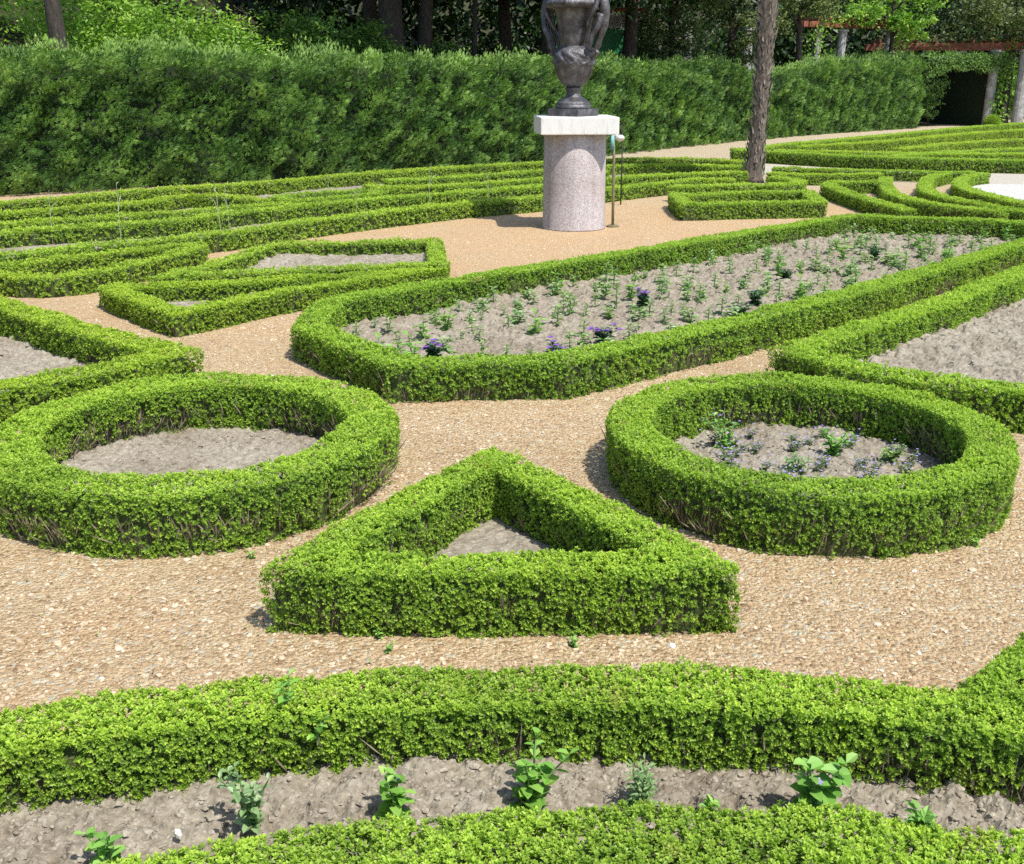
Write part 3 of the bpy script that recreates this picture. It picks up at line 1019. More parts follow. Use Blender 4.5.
# old leaf bases wrapped round the trunk
m = 520
t = np.sort(rng.uniform(.12, 6.5, m))
a = np.arange(m) * 2.399 + rng.normal(0, .25, m)
rr = np.interp(t, zz, rad) * rng.uniform(.93, 1.06, m)
c0 = np.stack([np.interp(t, zz, cx) + rr * np.cos(a), rr * np.sin(a), t], 1)
out = np.stack([np.cos(a), np.sin(a), 0 * a], 1)
tan = np.stack([-np.sin(a), np.cos(a), 0 * a], 1)
D = np.array([0, 0, 1.]) + out * rng.uniform(.05, .38, m)[:, None] + tan * rng.normal(0, .35, m)[:, None]
V, F = kites(c0, D, tan, rng.uniform(.12, .30, m), rng.uniform(.05, .10, m), -.25)
np_mesh('leaf_bases', V, F, M['palm_scale'], palm)
Vs = []
fr = []
for i in range(30):
    az = i * 2.399
    el = R(random.uniform(-35, 70))
    d = np.array([math.cos(az) * math.cos(el), math.sin(az) * math.cos(el), math.sin(el)])
    base = np.array([cx[-1], 0, 6.6])
    hub = base + d * .75 + np.array([0, 0, -.1])
    fr.append(tube(np.array([base, (base + hub) / 2 + np.array([0, 0, .05]), hub]), [.025, .018, .012], 6))
    for j in range(22):
        th = R(-85 + j * 170 / 21)
        side = unit(np.cross(d, [0, 0, 1.]))
        dd = d * math.cos(th) + side * math.sin(th) + np.array([0, 0, -.25 * abs(math.sin(th)) - .1])
        Vs.append((hub, dd, np.cross(side, d) * .3 + side))
P = np.array([v[0] for v in Vs]); D = np.array([v[1] for v in Vs]); W = np.array([v[2] for v in Vs])
V, F = kites(P, D, W, .62 * rng.uniform(.85, 1.1, len(P)), .05, .2, .15)
cr = np_mesh('crown', V, F, M['palm_leaf'], palm, rng.uniform(.2, .8, len(F)))
V, F = join(*fr)
np_mesh('leaf_stalks', V, F, M['palm_leaf'], cr, np.full(len(F), .5))

# ------------------------------------------------------------------ tall clipped hedge
HL = np.array([(-15.5, 15.6), (-9.96, 21.39), (-5.78, 24.34), (0.9, 30.24), (8.31, 40.72), (13.2, 46.2), (18.7, 51.38)])


def tall_hedge(label, line, depth, hfun, dens, k=6, name='tall_hedge', L=.15):
    p = np.asarray(line, float)
    d = unit(np.gradient(p, axis=0))
    nrm = np.stack([-d[:, 1], d[:, 0]], 1)          # away from the garden
    seg = np.linalg.norm(np.diff(p, axis=0), axis=1)
    cum = np.concatenate([[0], np.cumsum(seg)])
    T = cum[-1]
    t = thing(name, label, 'hedge', (float(p[0][0]), float(p[0][1]), 0))
    org = np.array([p[0][0], p[0][1], 0])
    N = int(T * (3.0 + depth * .8) * dens)
    s = rng.uniform(0, T, N)
    cx_, cy_ = np.interp(s, cum, p[:, 0]), np.interp(s, cum, p[:, 1])
    nx_, ny_ = np.interp(s, cum, nrm[:, 0]), np.interp(s, cum, nrm[:, 1])
    hh = hfun(s / T)
    top = rng.random(N) < depth * .8 / (3.0 + depth * .8)
    z = np.where(top, hh + rng.normal(0, .06, N), hh * rng.random(N))
    back = np.where(top, rng.uniform(.05, depth, N), 0)
    # slight batter and rounded shoulder
    sh = np.clip((z / hh - .86) / .14, 0, 1)
    back = back + .10 * z / hh + .25 * sh ** 2
    # ends
    m = int(depth * 3 * dens)
    for e in (0., T):
        s = np.concatenate([s, np.full(m, e)])
        zz_ = rng.random(m) * hfun(np.array([e / T]))[0]
        z = np.concatenate([z, zz_]); back = np.concatenate([back, rng.uniform(.05, depth, m)]); top = np.concatenate([top, np.zeros(m, bool)])
    cx_, cy_ = np.interp(s, cum, p[:, 0]), np.interp(s, cum, p[:, 1])
    nx_, ny_ = np.interp(s, cum, nrm[:, 0]), np.interp(s, cum, nrm[:, 1])
    P = np.stack([cx_ + nx_ * back, cy_ + ny_ * back, z], 1)
    out = np.stack([-nx_, -ny_, 0 * s], 1)
    up = np.array([0, 0, 1.])
    Nn = np.where(top[:, None], up, out)
    g1, g2, g3 = Noise(.45, seed=31), Noise(1.5, seed=32), Noise(3.6, seed=33)
    P = P + Nn * (.10 * g1(P) + .12 * g2(P) - np.abs(rng.normal(0, .12, len(P))) - np.clip(g3(P) - .2, 0, 1.2) * .26)[:, None]
    P[:, 2] = np.maximum(P[:, 2], .03)
    # flat sprays: a fan of k leaflets, arching up and outwards then drooping
    tanv = np.cross(up, out)
    A = Nn * .7 + up * .55 + tanv * (rng.normal(.12, .5, len(P)) + .25 * g2(P * .7 + 5))[:, None] + rng.normal(0, .18, P.shape)
    A = unit(A)
    Wf = unit(np.cross(A, Nn + rng.normal(0, .35, P.shape)))
    j = np.linspace(-1, 1, k)
    ang = j[None] * .55 + rng.normal(0, .08, (len(P), k))
    D = A[:, None] * np.cos(ang)[..., None] + Wf[:, None] * np.sin(ang)[..., None] + np.array([0, 0, -.32]) * np.abs(j)[None, :, None]
    B = P[:, None] + A[:, None] * (L * .25 * (1 - np.abs(j)))[None, :, None]
    l = L * rng.uniform(.65, 1.25, (len(P), 1)) * np.where(top, .65, 1)[:, None] * (1 - .35 * np.abs(j))[None]
    W = np.broadcast_to(Wf[:, None], D.shape)
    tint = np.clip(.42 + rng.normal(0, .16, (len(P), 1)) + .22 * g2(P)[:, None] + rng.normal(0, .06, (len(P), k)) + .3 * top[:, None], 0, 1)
    V, F = kites(B.reshape(-1, 3) - org, D.reshape(-1, 3), W.reshape(-1, 3), l.ravel(), (l * .17).ravel(), .1, .12)
    np_mesh('foliage', V, F, M['thuja'], t, tint.ravel())
    ns = 24
    ss = np.linspace(.15 / T, 1 - .15 / T, ns) * T
    rows = []
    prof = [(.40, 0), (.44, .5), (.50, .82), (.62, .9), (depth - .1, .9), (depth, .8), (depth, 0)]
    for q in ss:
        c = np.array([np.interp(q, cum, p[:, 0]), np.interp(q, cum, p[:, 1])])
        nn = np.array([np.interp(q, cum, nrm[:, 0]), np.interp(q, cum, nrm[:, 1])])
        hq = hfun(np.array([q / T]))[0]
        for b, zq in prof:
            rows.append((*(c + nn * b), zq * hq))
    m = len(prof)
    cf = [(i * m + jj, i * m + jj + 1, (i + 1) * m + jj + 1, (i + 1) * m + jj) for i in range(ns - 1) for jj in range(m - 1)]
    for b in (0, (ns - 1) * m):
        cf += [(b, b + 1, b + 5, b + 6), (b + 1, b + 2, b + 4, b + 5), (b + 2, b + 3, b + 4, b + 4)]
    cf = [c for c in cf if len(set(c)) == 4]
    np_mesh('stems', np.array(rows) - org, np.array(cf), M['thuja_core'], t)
    return t


def hf(u):
    base = np.interp(u, [0, .13, .3, .5, .68, .72, .745, .78, .86, 1], [2.72, 2.72, 2.68, 2.66, 2.66, 2.55, 1.75, 2.55, 2.85, 3.1])
    return base + .05 * np.sin(u * 60) + .04 * np.sin(u * 143)


tall_hedge('tall dark green conifer hedge clipped into a wall along the back of the garden', HL, 1.3, hf, 620, 6, L=.115)
# dark hedge passage beyond the end of the tall hedge
tall_hedge('shaded hedge wall on the right of the dark passage beyond the tall hedge', [(23.6, 54.0), (22.6, 57.0), (21.6, 60.0)], 1.0, lambda u: 3.1 + 0 * u, 110, 6, L=.2)
tall_hedge('shaded hedge wall closing the back of the dark passage', [(16.5, 58.5), (19.5, 59.5), (22.5, 60.8)], 1.0, lambda u: 3.3 + 0 * u, 90, 6, L=.2)


# ------------------------------------------------------------------ woody plants
def crown_leaves(centres, radii, n_clump, per, L, flat=.75, drop=0):
    P, T = [], []
    for c, r in zip(centres, radii):
        m = n_clump
        u = unit(rng.normal(size=(m, 3)))
        q = np.array(c) + u * np.array([r[0], r[1], r[2]]) * (rng.random((m, 1)) ** .35)
        s = rng.normal(0, .2, (m, 1))
        off = rng.normal(0, 1, (m, per, 3)) * np.array([.26, .26, .17]) * min(r) * .8
        P.append((q[:, None] + off).reshape(-1, 3))
        T.append((.45 + s + rng.normal(0, .14, (m, per))).ravel())
    P = np.concatenate(P)
    T = np.clip(np.concatenate(T), 0, 1)
    D = rng.normal(size=P.shape) * np.array([1, 1, .6]) + np.array([0, 0, -.15 - drop])
    W = rng.normal(size=P.shape) * np.array([1, 1, flat])
    return P, D, W, T, L * rng.uniform(.6, 1.3, len(P))


def shrub(label, x, y, r, h, mat, clumps=60, per=26, L=.1, cat='shrub', name='shrub', group=None, wd=.5):
    z0 = float(ground_z(x, y))
    t = thing(name, label, cat, (x, y, z0), 0, group)
    cs, rs = [], []
    for i in range(5):
        a = i * 1.26 + random.random()
        q = random.uniform(.25, .5) * r
        cs.append((q * math.cos(a), q * math.sin(a), h * random.uniform(.38, .68)))
        rs.append((r * random.uniform(.45, .65), r * random.uniform(.45, .65), h * random.uniform(.3, .4)))
    P, D, W, T, l = crown_leaves(cs, rs, clumps // 5, per, L)
    P[:, 2] = np.maximum(P[:, 2], .03)
    V, F = kites(P, D, W, l, l * wd, .12, .1)
    np_mesh('foliage', V, F, mat, t, T)
    st = []
    for i in range(6):
        a = random.random() * 6.28
        q = r * random.uniform(.2, .6)
        st.append(tube([(0, 0, 0), (q * .4 * math.cos(a), q * .4 * math.sin(a), h * .4), (q * math.cos(a), q * math.sin(a), h * .8)], [.03, .02, .008], 6))
    V, F = join(*st)
    np_mesh('stems', V, F, M['bark'], t, smooth=True)
    return t


def tree(label, x, y, h, tr, crown, mat, clumps=70, per=24, L=.17, lean=(0, 0), name='tree', group=None, wd=.5, bm='bark'):
    """crown: list of (dx,dy,z,rx,ry,rz)"""
    z0 = float(ground_z(x, y)) - .05
    t = thing(name, label, 'tree', (x, y, z0), 0, group)
    n = 16
    zz = np.linspace(0, h, n)
    k = zz / h
    pth = np.stack([lean[0] * k + .06 * np.sin(zz * .9 + x), lean[1] * k + .06 * np.cos(zz * .8 + y), zz], 1)
    rr = tr * (1.35 * np.exp(-zz / .5) * .35 + 1 - .75 * k)
    parts = [tube(pth, rr, 12)]
    V, F = parts[0]
    np_mesh('trunk', V, F, M[bm], t, smooth=True)
    lb = []
    for c in crown:
        s = np.array([np.interp(max(c[2] - c[5] * .9, h * .3), zz, pth[:, 0]), np.interp(max(c[2] - c[5] * .9, h * .3), zz, pth[:, 1]), max(min(c[2] - c[5] * .9, h * .95), h * .3)])
        e = np.array([c[0] * .9, c[1] * .9, c[2] + c[5] * .3])
        mid = (s + e) / 2 + np.array([0, 0, .25])
        lb.append(tube(spl([s, mid, e], 8), np.linspace(tr * .4, tr * .1, len(spl([s, mid, e], 8))), 7))
    V, F = join(*lb)
    np_mesh('limbs', V, F, M[bm], t, smooth=True)
    P, D, W, T, l = crown_leaves([c[:3] for c in crown], [c[3:] for c in crown], max(8, clumps // len(crown)), per, L)
    V, F = kites(P, D, W, l, l * wd, .12, .12)
    np_mesh('crown', V, F, mat, t, T)
    return t


# bright shrubs on the sunlit bank, upper left
bank = [(-11.4, 24.7, 1.7, 2.3, 'yellow green shrub on the bank at the far left edge above the tall hedge'),
        (-9.9, 27.2, 1.7, 3.1, 'bright yellow green shrub on the bank just right of the dark leaning trunk'),
        (-8.7, 28.6, 1.8, 3.1, 'rounded bright green shrub above the tall hedge, second right of the leaning trunk'),
        (-7.5, 29.8, 1.6, 2.5, 'bright green shrub on the bank sloping down to the dark wood'),
        (-6.5, 30.2, 1.2, 1.6, 'small shrub with arching leaves where the bank meets the dark wood'),
        (-12.4, 27.6, 2.0, 3.4, 'tall pale green shrub behind the leaning trunk at the top left corner'),
        (-10.6, 30.6, 2.2, 3.4, 'grey green shrub high on the bank behind the bright ones')]
for i, (x, y, r, h, lab) in enumerate(bank):
    shrub(lab, x, y, r, h, M['shrub'] if i != 6 else M['vine'], 190, 34, .13, group='sunlit shrubs on the bank')
for x, y, r, h, lab in [(-5.9, 33.2, 1.5, 1.9, 'dim green shrub in broken light under the wood, left of the thick trunk'),
                        (-4.5, 34.2, 1.4, 2.1, 'leafy undergrowth bush beside the thick dark trunk'),
                        (-2.3, 35.4, 1.3, 2.1, 'shaded undergrowth bush between the thick and the thin trunk'),
                        (-.3, 36.6, 1.3, 2.5, 'shaded undergrowth bush left of the urn')]:
    shrub(lab, x, y, r, h, M['vine'], 110, 26, .14, group='undergrowth in the wood')

# wood behind: trunks and crowns (crowns mostly above the picture) that keep the floor in shade
CR = lambda h, r: [(0, 0, h, r, r, r * .6), (r * .7, -.2, h - .8, r * .75, r * .75, r * .5), (-r * .7, .3, h - .6, r * .75, r * .75, r * .5), (.2, -r * .8, h - .9, r * .7, r * .7, r * .45), (.1, r * .7, h + .4, r * .7, r * .7, r * .5)]
wood = [(-9.5, 24.75, 8.5, .24, .8, 'dark leaning ivy clad trunk above the tall hedge at the upper left', -.7),
        (-3.7, 35.4, 10, .44, 3.2, 'thickest dark trunk in the wood above the tall hedge', .1),
        (-2.75, 36.4, 10.5, .26, 2.8, 'dark trunk right behind the thickest trunk', .3),
        (-1.25, 37.2, 9, .10, 2.6, 'thin straight grey trunk left of the urn', 0),
        (1.3, 38.0, 9.5, .30, 3.0, 'dark tree directly behind the urn', -.2),
        (4.2, 41.5, 9.5, .34, 3.0, 'dark trunk between the urn and the grey green tree', .1),
        (-5.0, 40.5, 11, .3, 3.4, 'dark tree deep in the wood on the left', .2),
        (-.3, 43.5, 11, .3, 3.4, 'dark tree deep in the wood behind the urn', 0),
        (-9.5, 38.5, 11, .3, 3.3, 'dark tree at the top of the bank', 0)]
for x, y, h, tr, r, lab, ln in wood:
    tree(lab, x, y, h, tr, CR(h - (1.2 if tr < .25 else 2.0), r * (1.0 if x < -7 else 1.55)), M['wood_leaf'], (40 if x < -9 and y < 30 else 150 if x < -7 else 520), 28, .34, (ln, 0), group='trees of the dark wood')
tree('bushy grey green tree with pale clumps right of the urn above the hedge', 5.9, 42.6, 6.5, .2,
     [(0, 0, 4.3, 1.3, 1.2, 1.5), (-.9, -.4, 3.6, .8, .8, .8), (.7, -.5, 3.4, .8, .8, .7), (0, 0, 5.8, 1.2, 1.2, 1.0), (1.3, .3, 5.2, .9, .9, .8), (-.6, -.5, 2.6, .6, .6, .5)],
     M['olive_leaf'], 190, 26, .15)
tree('grey green evergreen left of the palm trunk top', 8.6, 44.8, 7, .2,
     [(0, 0, 5.4, 1.2, 1.2, 1.0), (.9, -.3, 4.3, .9, .9, .7), (-.7, -.3, 4.6, .8, .8, .8), (.6, -.5, 3.2, .6, .6, .5)], M['olive_leaf'], 140, 26, .15)
tree('grey green evergreen right of the palm trunk top', 11.6, 46.5, 7, .2,
     [(0, 0, 5.6, 1.2, 1.2, .9), (-.8, -.3, 4.6, .8, .8, .7), (.8, -.3, 5.0, .8, .8, .7)], M['olive_leaf'], 120, 26, .15)
tree('low dark evergreen in the dip of the tall hedge left of the palm', 8.0, 43.8, 3.2, .12, [(0, 0, 2.3, .9, .8, .8), (.4, -.3, 1.6, .8, .7, .7)], M['wood_leaf'], 70, 24, .15)
tree('yellow green leafy tree over the pale pergola pillars', 17.0, 51.6, 6.5, .16,
     [(-.3, 0, 5.4, 1.8, 1.2, .7), (-1.4, -.5, 4.9, .8, .7, .5), (.9, -.6, 4.5, .7, .8, .6), (1.2, -.8, 5.6, 1, .8, .6), (.1, -.8, 4.6, .5, .5, .4)], M['shrub'], 150, 24, .17)
tree('spreading green tree over the red brown pergola at the upper right', 23.5, 53.8, 7.5, .22,
     [(0, 0, 5.6, 2.2, 1.8, 1.1), (-1.7, -.4, 5.2, 1.3, 1.2, .9), (1.8, -.5, 5.2, 1.5, 1.3, 1.0), (.3, -1.2, 4.6, 1.1, .8, .6), (2.2, -1.2, 4.3, .9, .8, .6)], M['olive_leaf'], 260, 28, .18)
tree('dark green tree behind the red brown pergola beam', 19.8, 57.5, 9, .3, CR(6.6, 2.8), M['wood_leaf'], 220, 26, .22)

# closed mass of woodland far behind
P_, T_ = [], []
for i in range(1500):
    u = random.random()
    x = -34 + 74 * u
    y = 41 + .62 * (x + 34) * .55 + random.uniform(0, 4) + (6 if x > 10 else 0)
    z = float(ground_z(x, y)) + random.uniform(0, 9.5)
    q = np.array([x, y, z]) + rng.normal(0, 1, (34, 3)) * np.array([.9, .6, .7])
    P_.append(q)
    T_.append(np.clip(.4 + random.gauss(0, .2) + rng.normal(0, .15, 34), 0, 1))
P_ = np.concatenate(P_)
T_ = np.concatenate(T_)
V, F = kites(P_, rng.normal(size=P_.shape) + np.array([0, 0, -.2]), rng.normal(size=P_.shape), rng.uniform(.3, .65, len(P_)), rng.uniform(.18, .34, len(P_)), .12, .1)
o = np_mesh('woodland', V, F, M['wood_leaf'], None, T_)
tag(o, 'dense dark woodland closing the view behind the garden', 'woodland', kind='stuff')

arch = thing('hedge_arch', 'leafy hedge arch over the dark passage beyond the end of the tall hedge', 'hedge', (21.2, 53.1, 0))
n = 5200
u = rng.uniform(-2.3, 2.3, n)
zz = 2.55 + .16 * (u / 2.3) ** 2 * -3 + rng.uniform(0, 1, n) ** .8 * (.75 + .16 * 3 * (u / 2.3) ** 2) + .07 * np.sin(u * 5)
P = np.stack([u, .36 * u + rng.choice([-1, 1], n) * rng.uniform(.2, .5, n), zz], 1)
V, F = kites(P, rng.normal(size=P.shape) + np.array([.1, -.6, -.1]), rng.normal(size=P.shape), .13 * rng.uniform(.6, 1.3, n), .04, .1, .1)
np_mesh('foliage', V, F, M['thuja'], arch, np.clip(rng.normal(.45, .2, n), 0, 1))
V, F = tube(np.stack([np.linspace(-2.3, 2.3, 9), .36 * np.linspace(-2.3, 2.3, 9), 2.9 + 0 * np.linspace(0, 1, 9)], 1), .24, 8)
np_mesh('stems', V, F, M['thuja_core'], arch)

# ------------------------------------------------------------------ pergolas
def pillar(parent, x, y, z0, h, r=.2, lean=0):
    zz = np.array([0, .08, .1, h * .33, h * .66, h - .12, h - .1, h])
    rr = np.array([1.25, 1.25, 1, 1, .97, .95, 1.2, 1.2]) * r
    V, F = tube(np.stack([x + lean * zz / h, y + 0 * zz, z0 + zz], 1), rr, 14)
    return np_mesh('pillar', V, F, M['pillar'], parent, smooth=False)


pg = thing('pergola', 'old pergola on pale stone pillars half hidden behind the tall hedge', 'pergola', (0, 0, 0))
pp = [(7.2, 47.2), (10.2, 49.6), (13.4, 50.6), (14.55, 51.1), (17.1, 52.6)]
for i, (x, y) in enumerate(pp):
    pillar(pg, x, y, float(ground_z(x, y)) - .05, 4.3 - float(ground_z(x, y)), .2, (.0, .0, .05, .16, .22)[i])
for (a, b) in (((12.6, 50.4), (17.8, 52.9)),):
    d = np.array(b) - np.array(a)
    ang = math.atan2(d[1], d[0])
    for off in (-.16, .16):
        nn = np.array([-math.sin(ang), math.cos(ang)]) * off
        c = (np.array(a) + np.array(b)) / 2 + nn
        box_bm('beam', (float(np.linalg.norm(d)) - .05, .1, .24), (float(c[0]), float(c[1]), 4.44), M['beam'], pg, .01, 1, ang)
    for q in np.linspace(.06, .94, 9):
        c = np.array(a) + d * q
        box_bm('rafter', (.09, 1.6, .14), (float(c[0]), float(c[1]), 4.64), M['beam'], pg, .008, 1, ang)

pg2 = thing('pergola', 'red brown timber pergola on grey pillars beyond the hedge passage at the right', 'pergola', (0, 0, 0))
for x, y, r in ((22.7, 53.7, .22), (23.5, 55.3, .2), (24.0, 53.4, .28), (18.6, 55.8, .2), (26.6, 53.4, .22)):
    pillar(pg2, x, y, -.02, 3.48, r)
for z, a, b, th in ((3.62, (17.2, 54.6), (27.0, 53.3), .30), (3.62, (17.4, 56.4), (27.2, 55.0), .30)):
    d = np.array(b) - np.array(a)
    ang = math.atan2(d[1], d[0])
    c = (np.array(a) + np.array(b)) / 2
    box_bm('beam', (float(np.linalg.norm(d)), .16, th), (float(c[0]), float(c[1]), z), M['beam'], pg2, .012, 1, ang)
for q in np.linspace(.03, .97, 12):
    c = np.array((17.3, 55.5)) + np.array((9.8, -1.35)) * q
    box_bm('rafter', (.09, 2.4, .15), (float(c[0]), float(c[1]), 3.86), M['beam'], pg2, .008, 1, -.14)


def climber(label, pts, mat, n, L=.16, spread=.3):
    t = thing('climbing_vine', label, 'vine', pts[0])
    org = np.array(pts[0])
    q = spl(pts, 40)
    V, F = tube(q - org, np.linspace(.05, .015, len(q)), 7)
    np_mesh('stem', V, F, M['bark'], t, smooth=True)
    i = rng.integers(0, len(q), n)
    P = q[i] - org + rng.normal(0, spread, (n, 3))
    V, F = kites(P, rng.normal(size=P.shape) + np.array([0, 0, -.6]), rng.normal(size=P.shape), L * rng.uniform(.6, 1.3, n), L * .6, .12, .1)
    np_mesh('foliage', V, F, mat, t, np.clip(rng.normal(.5, .22, n), 0, 1))
    return t


climber('light green vine climbing the leftmost grey pillar of the red brown pergola', [(23.1, 53.4, 0), (23.0, 53.4, 1.2), (23.2, 53.5, 2.4), (23.5, 53.7, 3.9)], M['shrub'], 420, .17, .2)
climber('vine trailing along the red brown pergola beam', [(18.2, 53.9, 2.9), (18.0, 54.2, 3.7), (20.2, 53.9, 4.1), (22.6, 53.6, 4.1), (25.8, 53.1, 4.0)], M['olive_leaf'], 900, .18, .26)
climber('vine over the pale pillars behind the tall hedge', [(13.2, 50.2, 2.6), (13.5, 50.3, 4.4), (15.2, 50.9, 4.8), (17.2, 52.2, 4.7), (17.8, 52.5, 3.9)], M['shrub'], 800, .17, .3)
shrub('dark leafy bush inside the hedge passage beside the end of the tall hedge', 20.0, 54.0, .75, 2.7, M['thuja'], 90, 30, .13)
shrub('sunny green shrub seen between the pillars beyond the passage', 25.9, 57.6, 1.9, 3.0, M['shrub'], 90, 26, .2)
shrub('leafy bush with pale leaves at the foot of the right pillars', 25.0, 51.6, .8, 1.0, M['vine'], 50, 22, .14)
shrub('dark bush behind the right hand pillars at the photo edge', 27.6, 55.6, 1.8, 3.2, M['vine'], 90, 26, .2)
ball = thing('box_ball', 'small clipped box ball at the back of the far right parterre', 'shrub', (20.35, 47.6, 0))
u = unit(rng.normal(size=(2600, 3)))
P = u * np.array([.30, .30, .32]) + np.array([0, 0, .36])
V, F = kites(P, u + rng.normal(0, .4, u.shape), rng.normal(size=u.shape), .07, .045, .15)
np_mesh('foliage', V, F, M['boxfar'], ball, np.clip(rng.normal(.5, .2, len(F)), 0, 1))
V, F = join(blob((0, 0, .36), (.26, .26, .28)), tube([(0, 0, 0), (0, 0, .2)], .04, 8))
np_mesh('stems', V, F, M['core'], ball)
pnl = thing('garden_screen', 'green and grey screen glimpsed in the wood right of the urn', 'screen', (4.0, 43.2, float(ground_z(4.0, 43.2))))
box_bm('lower_panel', (2.0, .06, 1.1), (0, 0, 3.0), M['greenpaint'], pnl, .01)
box_bm('upper_panel', (2.0, .06, .5), (0, 0, 3.85), M['pillar'], pnl, .01)
for sx in (-1.06, 1.06):
    box_bm('post', (.09, .09, 4.2), (sx, 0, 2.1), M['beam'], pnl, .008)
box_bm('rail', (2.0, .08, .14), (0, 0, 4.25), M['beam'], pnl, .008)


# ------------------------------------------------------------------ bedding plants
def stem_plant(name, label, cat, h, pairs, L, wd, mat, spread=.25, stems=1, group=None, flowers=None, nfl=0, droop=.2, bl=.017):
    """upright plant: stems with leaf pairs, optional blossoms"""
    t = thing(name, label, cat, (0, 0, 0), 0, group)
    st, P, D, W, ls = [], [], [], [], []
    fl = []
    for s in range(stems):
        a = random.random() * 6.28
        sp = spread * (random.uniform(.3, 1) if stems > 1 else random.uniform(0, .4))
        hh = h * random.uniform(.7, 1.1)
        top = np.array([math.cos(a) * sp * hh, math.sin(a) * sp * hh, hh])
        q = spl([(0, 0, -.02), top * np.array([.35, .35, .5]), top], 8)
        st.append(tube(q, np.linspace(.004, .0018, len(q)) * (h / .15) ** .5, 5, False))
        for i in range(pairs):
            k = (i + 1) / pairs
            b = np.array([np.interp(k, np.linspace(0, 1, len(q)), q[:, c]) for c in range(3)])
            for e in (0, math.pi):
                az = i * 1.57 + e + a + random.gauss(0, .3)
                el = random.uniform(.15, .9) - droop
                d = np.array([math.cos(az) * math.cos(el), math.sin(az) * math.cos(el), math.sin(el)])
                P.append(b); D.append(d); W.append((-math.sin(az), math.cos(az), random.gauss(0, .2)))
                ls.append(L * random.uniform(.75, 1.2) * (1.1 - .45 * k))
        for f in range(nfl):
            fl.append(top + np.array([random.gauss(0, .02), random.gauss(0, .02), random.uniform(-.02, .02)]))
    V, F = join(*st)
    np_mesh('stem', V, F, M['seedling'], t, np.full(len(F), .4), True)
    ls = np.array(ls)
    P, D, W = np.array(P), np.array(D), np.array(W)
    # two quads per leaf: a broad base half and a pointed tip half
    Dn, Wn = unit(D), unit(np.array(W) - (np.array(W) * unit(D)).sum(1, keepdims=True) * unit(D))
    Nn = np.cross(Dn, Wn)
    n = len(P)
    l, w_ = ls[:, None], (ls * wd)[:, None]
    V = np.empty((n, 6, 3))
    V[:, 0] = P
    V[:, 1] = P + Dn * l * .38 + Wn * w_ * .5 + Nn * w_ * .14
    V[:, 2] = P + Dn * l * .74 + Wn * w_ * .36 + Nn * w_ * .06 - np.array([0, 0, 1]) * l * .06
    V[:, 3] = P + Dn * l - np.array([0, 0, 1]) * l * .2
    V[:, 4] = P + Dn * l * .74 - Wn * w_ * .36 + Nn * w_ * .06 - np.array([0, 0, 1]) * l * .06
    V[:, 5] = P + Dn * l * .38 - Wn * w_ * .5 + Nn * w_ * .14
    b = (np.arange(n) * 6)[:, None]
    F = np.concatenate([b + np.array([0, 1, 2, 3]), b + np.array([0, 3, 4, 5])])
    ti = np.clip(rng.normal(.55, .2, n), 0, 1)
    np_mesh('leaves', V.reshape(-1, 3), F, mat, t, np.concatenate([ti, ti]))
    if flowers is not None and fl:
        P, D, W = [], [], []
        for c in fl:
            for i in range(5):
                az = i * 1.2566 + random.random() * .3
                P.append(c); D.append((math.cos(az), math.sin(az), .35)); W.append((-math.sin(az), math.cos(az), 0))
        V, F = kites(np.array(P), np.array(D, float), np.array(W, float), bl, bl, .1)
        np_mesh('blossoms', V, F, flowers, t)
    return t


def inside(p, x, y):
    r = False
    j = len(p) - 1
    for i in range(len(p)):
        if (p[i][1] > y) != (p[j][1] > y) and x < (p[j][0] - p[i][0]) * (y - p[i][1]) / (p[j][1] - p[i][1]) + p[i][0]:
            r = not r
        j = i
    return r


def edge_dist(p, x, y):
    q = np.array(p)
    a, b = q, np.roll(q, -1, 0)
    ab = b - a
    t = np.clip((((np.array([x, y]) - a) * ab).sum(1)) / (ab * ab).sum(1), 0, 1)
    return np.linalg.norm(a + ab * t[:, None] - np.array([x, y]), axis=1).min()


GS = 'seedlings in the large bed'
LS = ['slender pale green seedling standing in the large hedged soil bed', 'bushy young green seedling in the large hedged soil bed', 'low leafy grey green seedling in the large hedged soil bed']
protos = [stem_plant('seedling', LS[0], 'plant', .21, 6, .075, .40, M['seedling'], .12, 2, GS),
          stem_plant('seedling', LS[0], 'plant', .17, 5, .075, .42, M['seedling'], .2, 2, GS),
          stem_plant('seedling', LS[1], 'plant', .17, 5, .085, .45, M['broad'], .4, 3, GS),
          stem_plant('seedling', LS[2], 'plant', .12, 4, .09, .5, M['seedling'], .6, 3, GS)]
pan = [(.35, 8.35, 'low purple pansy nearest the front corner of the large bed', 'purple'),
       (.78, 8.95, 'leafy purple pansy behind the front corner of the large bed', 'purple'),
       (1.30, 10.55, 'dark leaved purple pansy in the middle of the large bed', 'purple'),
       (-.62, 8.35, 'dark green pansy clump with one purple bloom at the left end of the large bed', 'purple'),
       (3.05, 11.95, 'round dark green rosette plant in the right half of the large bed', None),
       (2.42, 10.6, 'dark green rosette plant near the front border of the large bed', None),
       (2.15, 9.95, 'wide dark green plant beside the front border of the large bed', None),
       (4.55, 13.55, 'bluish dark rosette plant at the far right of the large bed', None)]
spots = []
for x, y, lab, fl in pan:
    o = stem_plant('pansy' if fl else 'rosette_plant', lab, 'flower' if fl else 'plant', .15, 6, .075, .55, M['darkplant'], .75, 9, None, M[fl] if fl else None, 1 if fl else 0, .1, .036)
    o.location = (x, y, .035)
    spots.append((x, y))
n = 0
used = [0] * 4
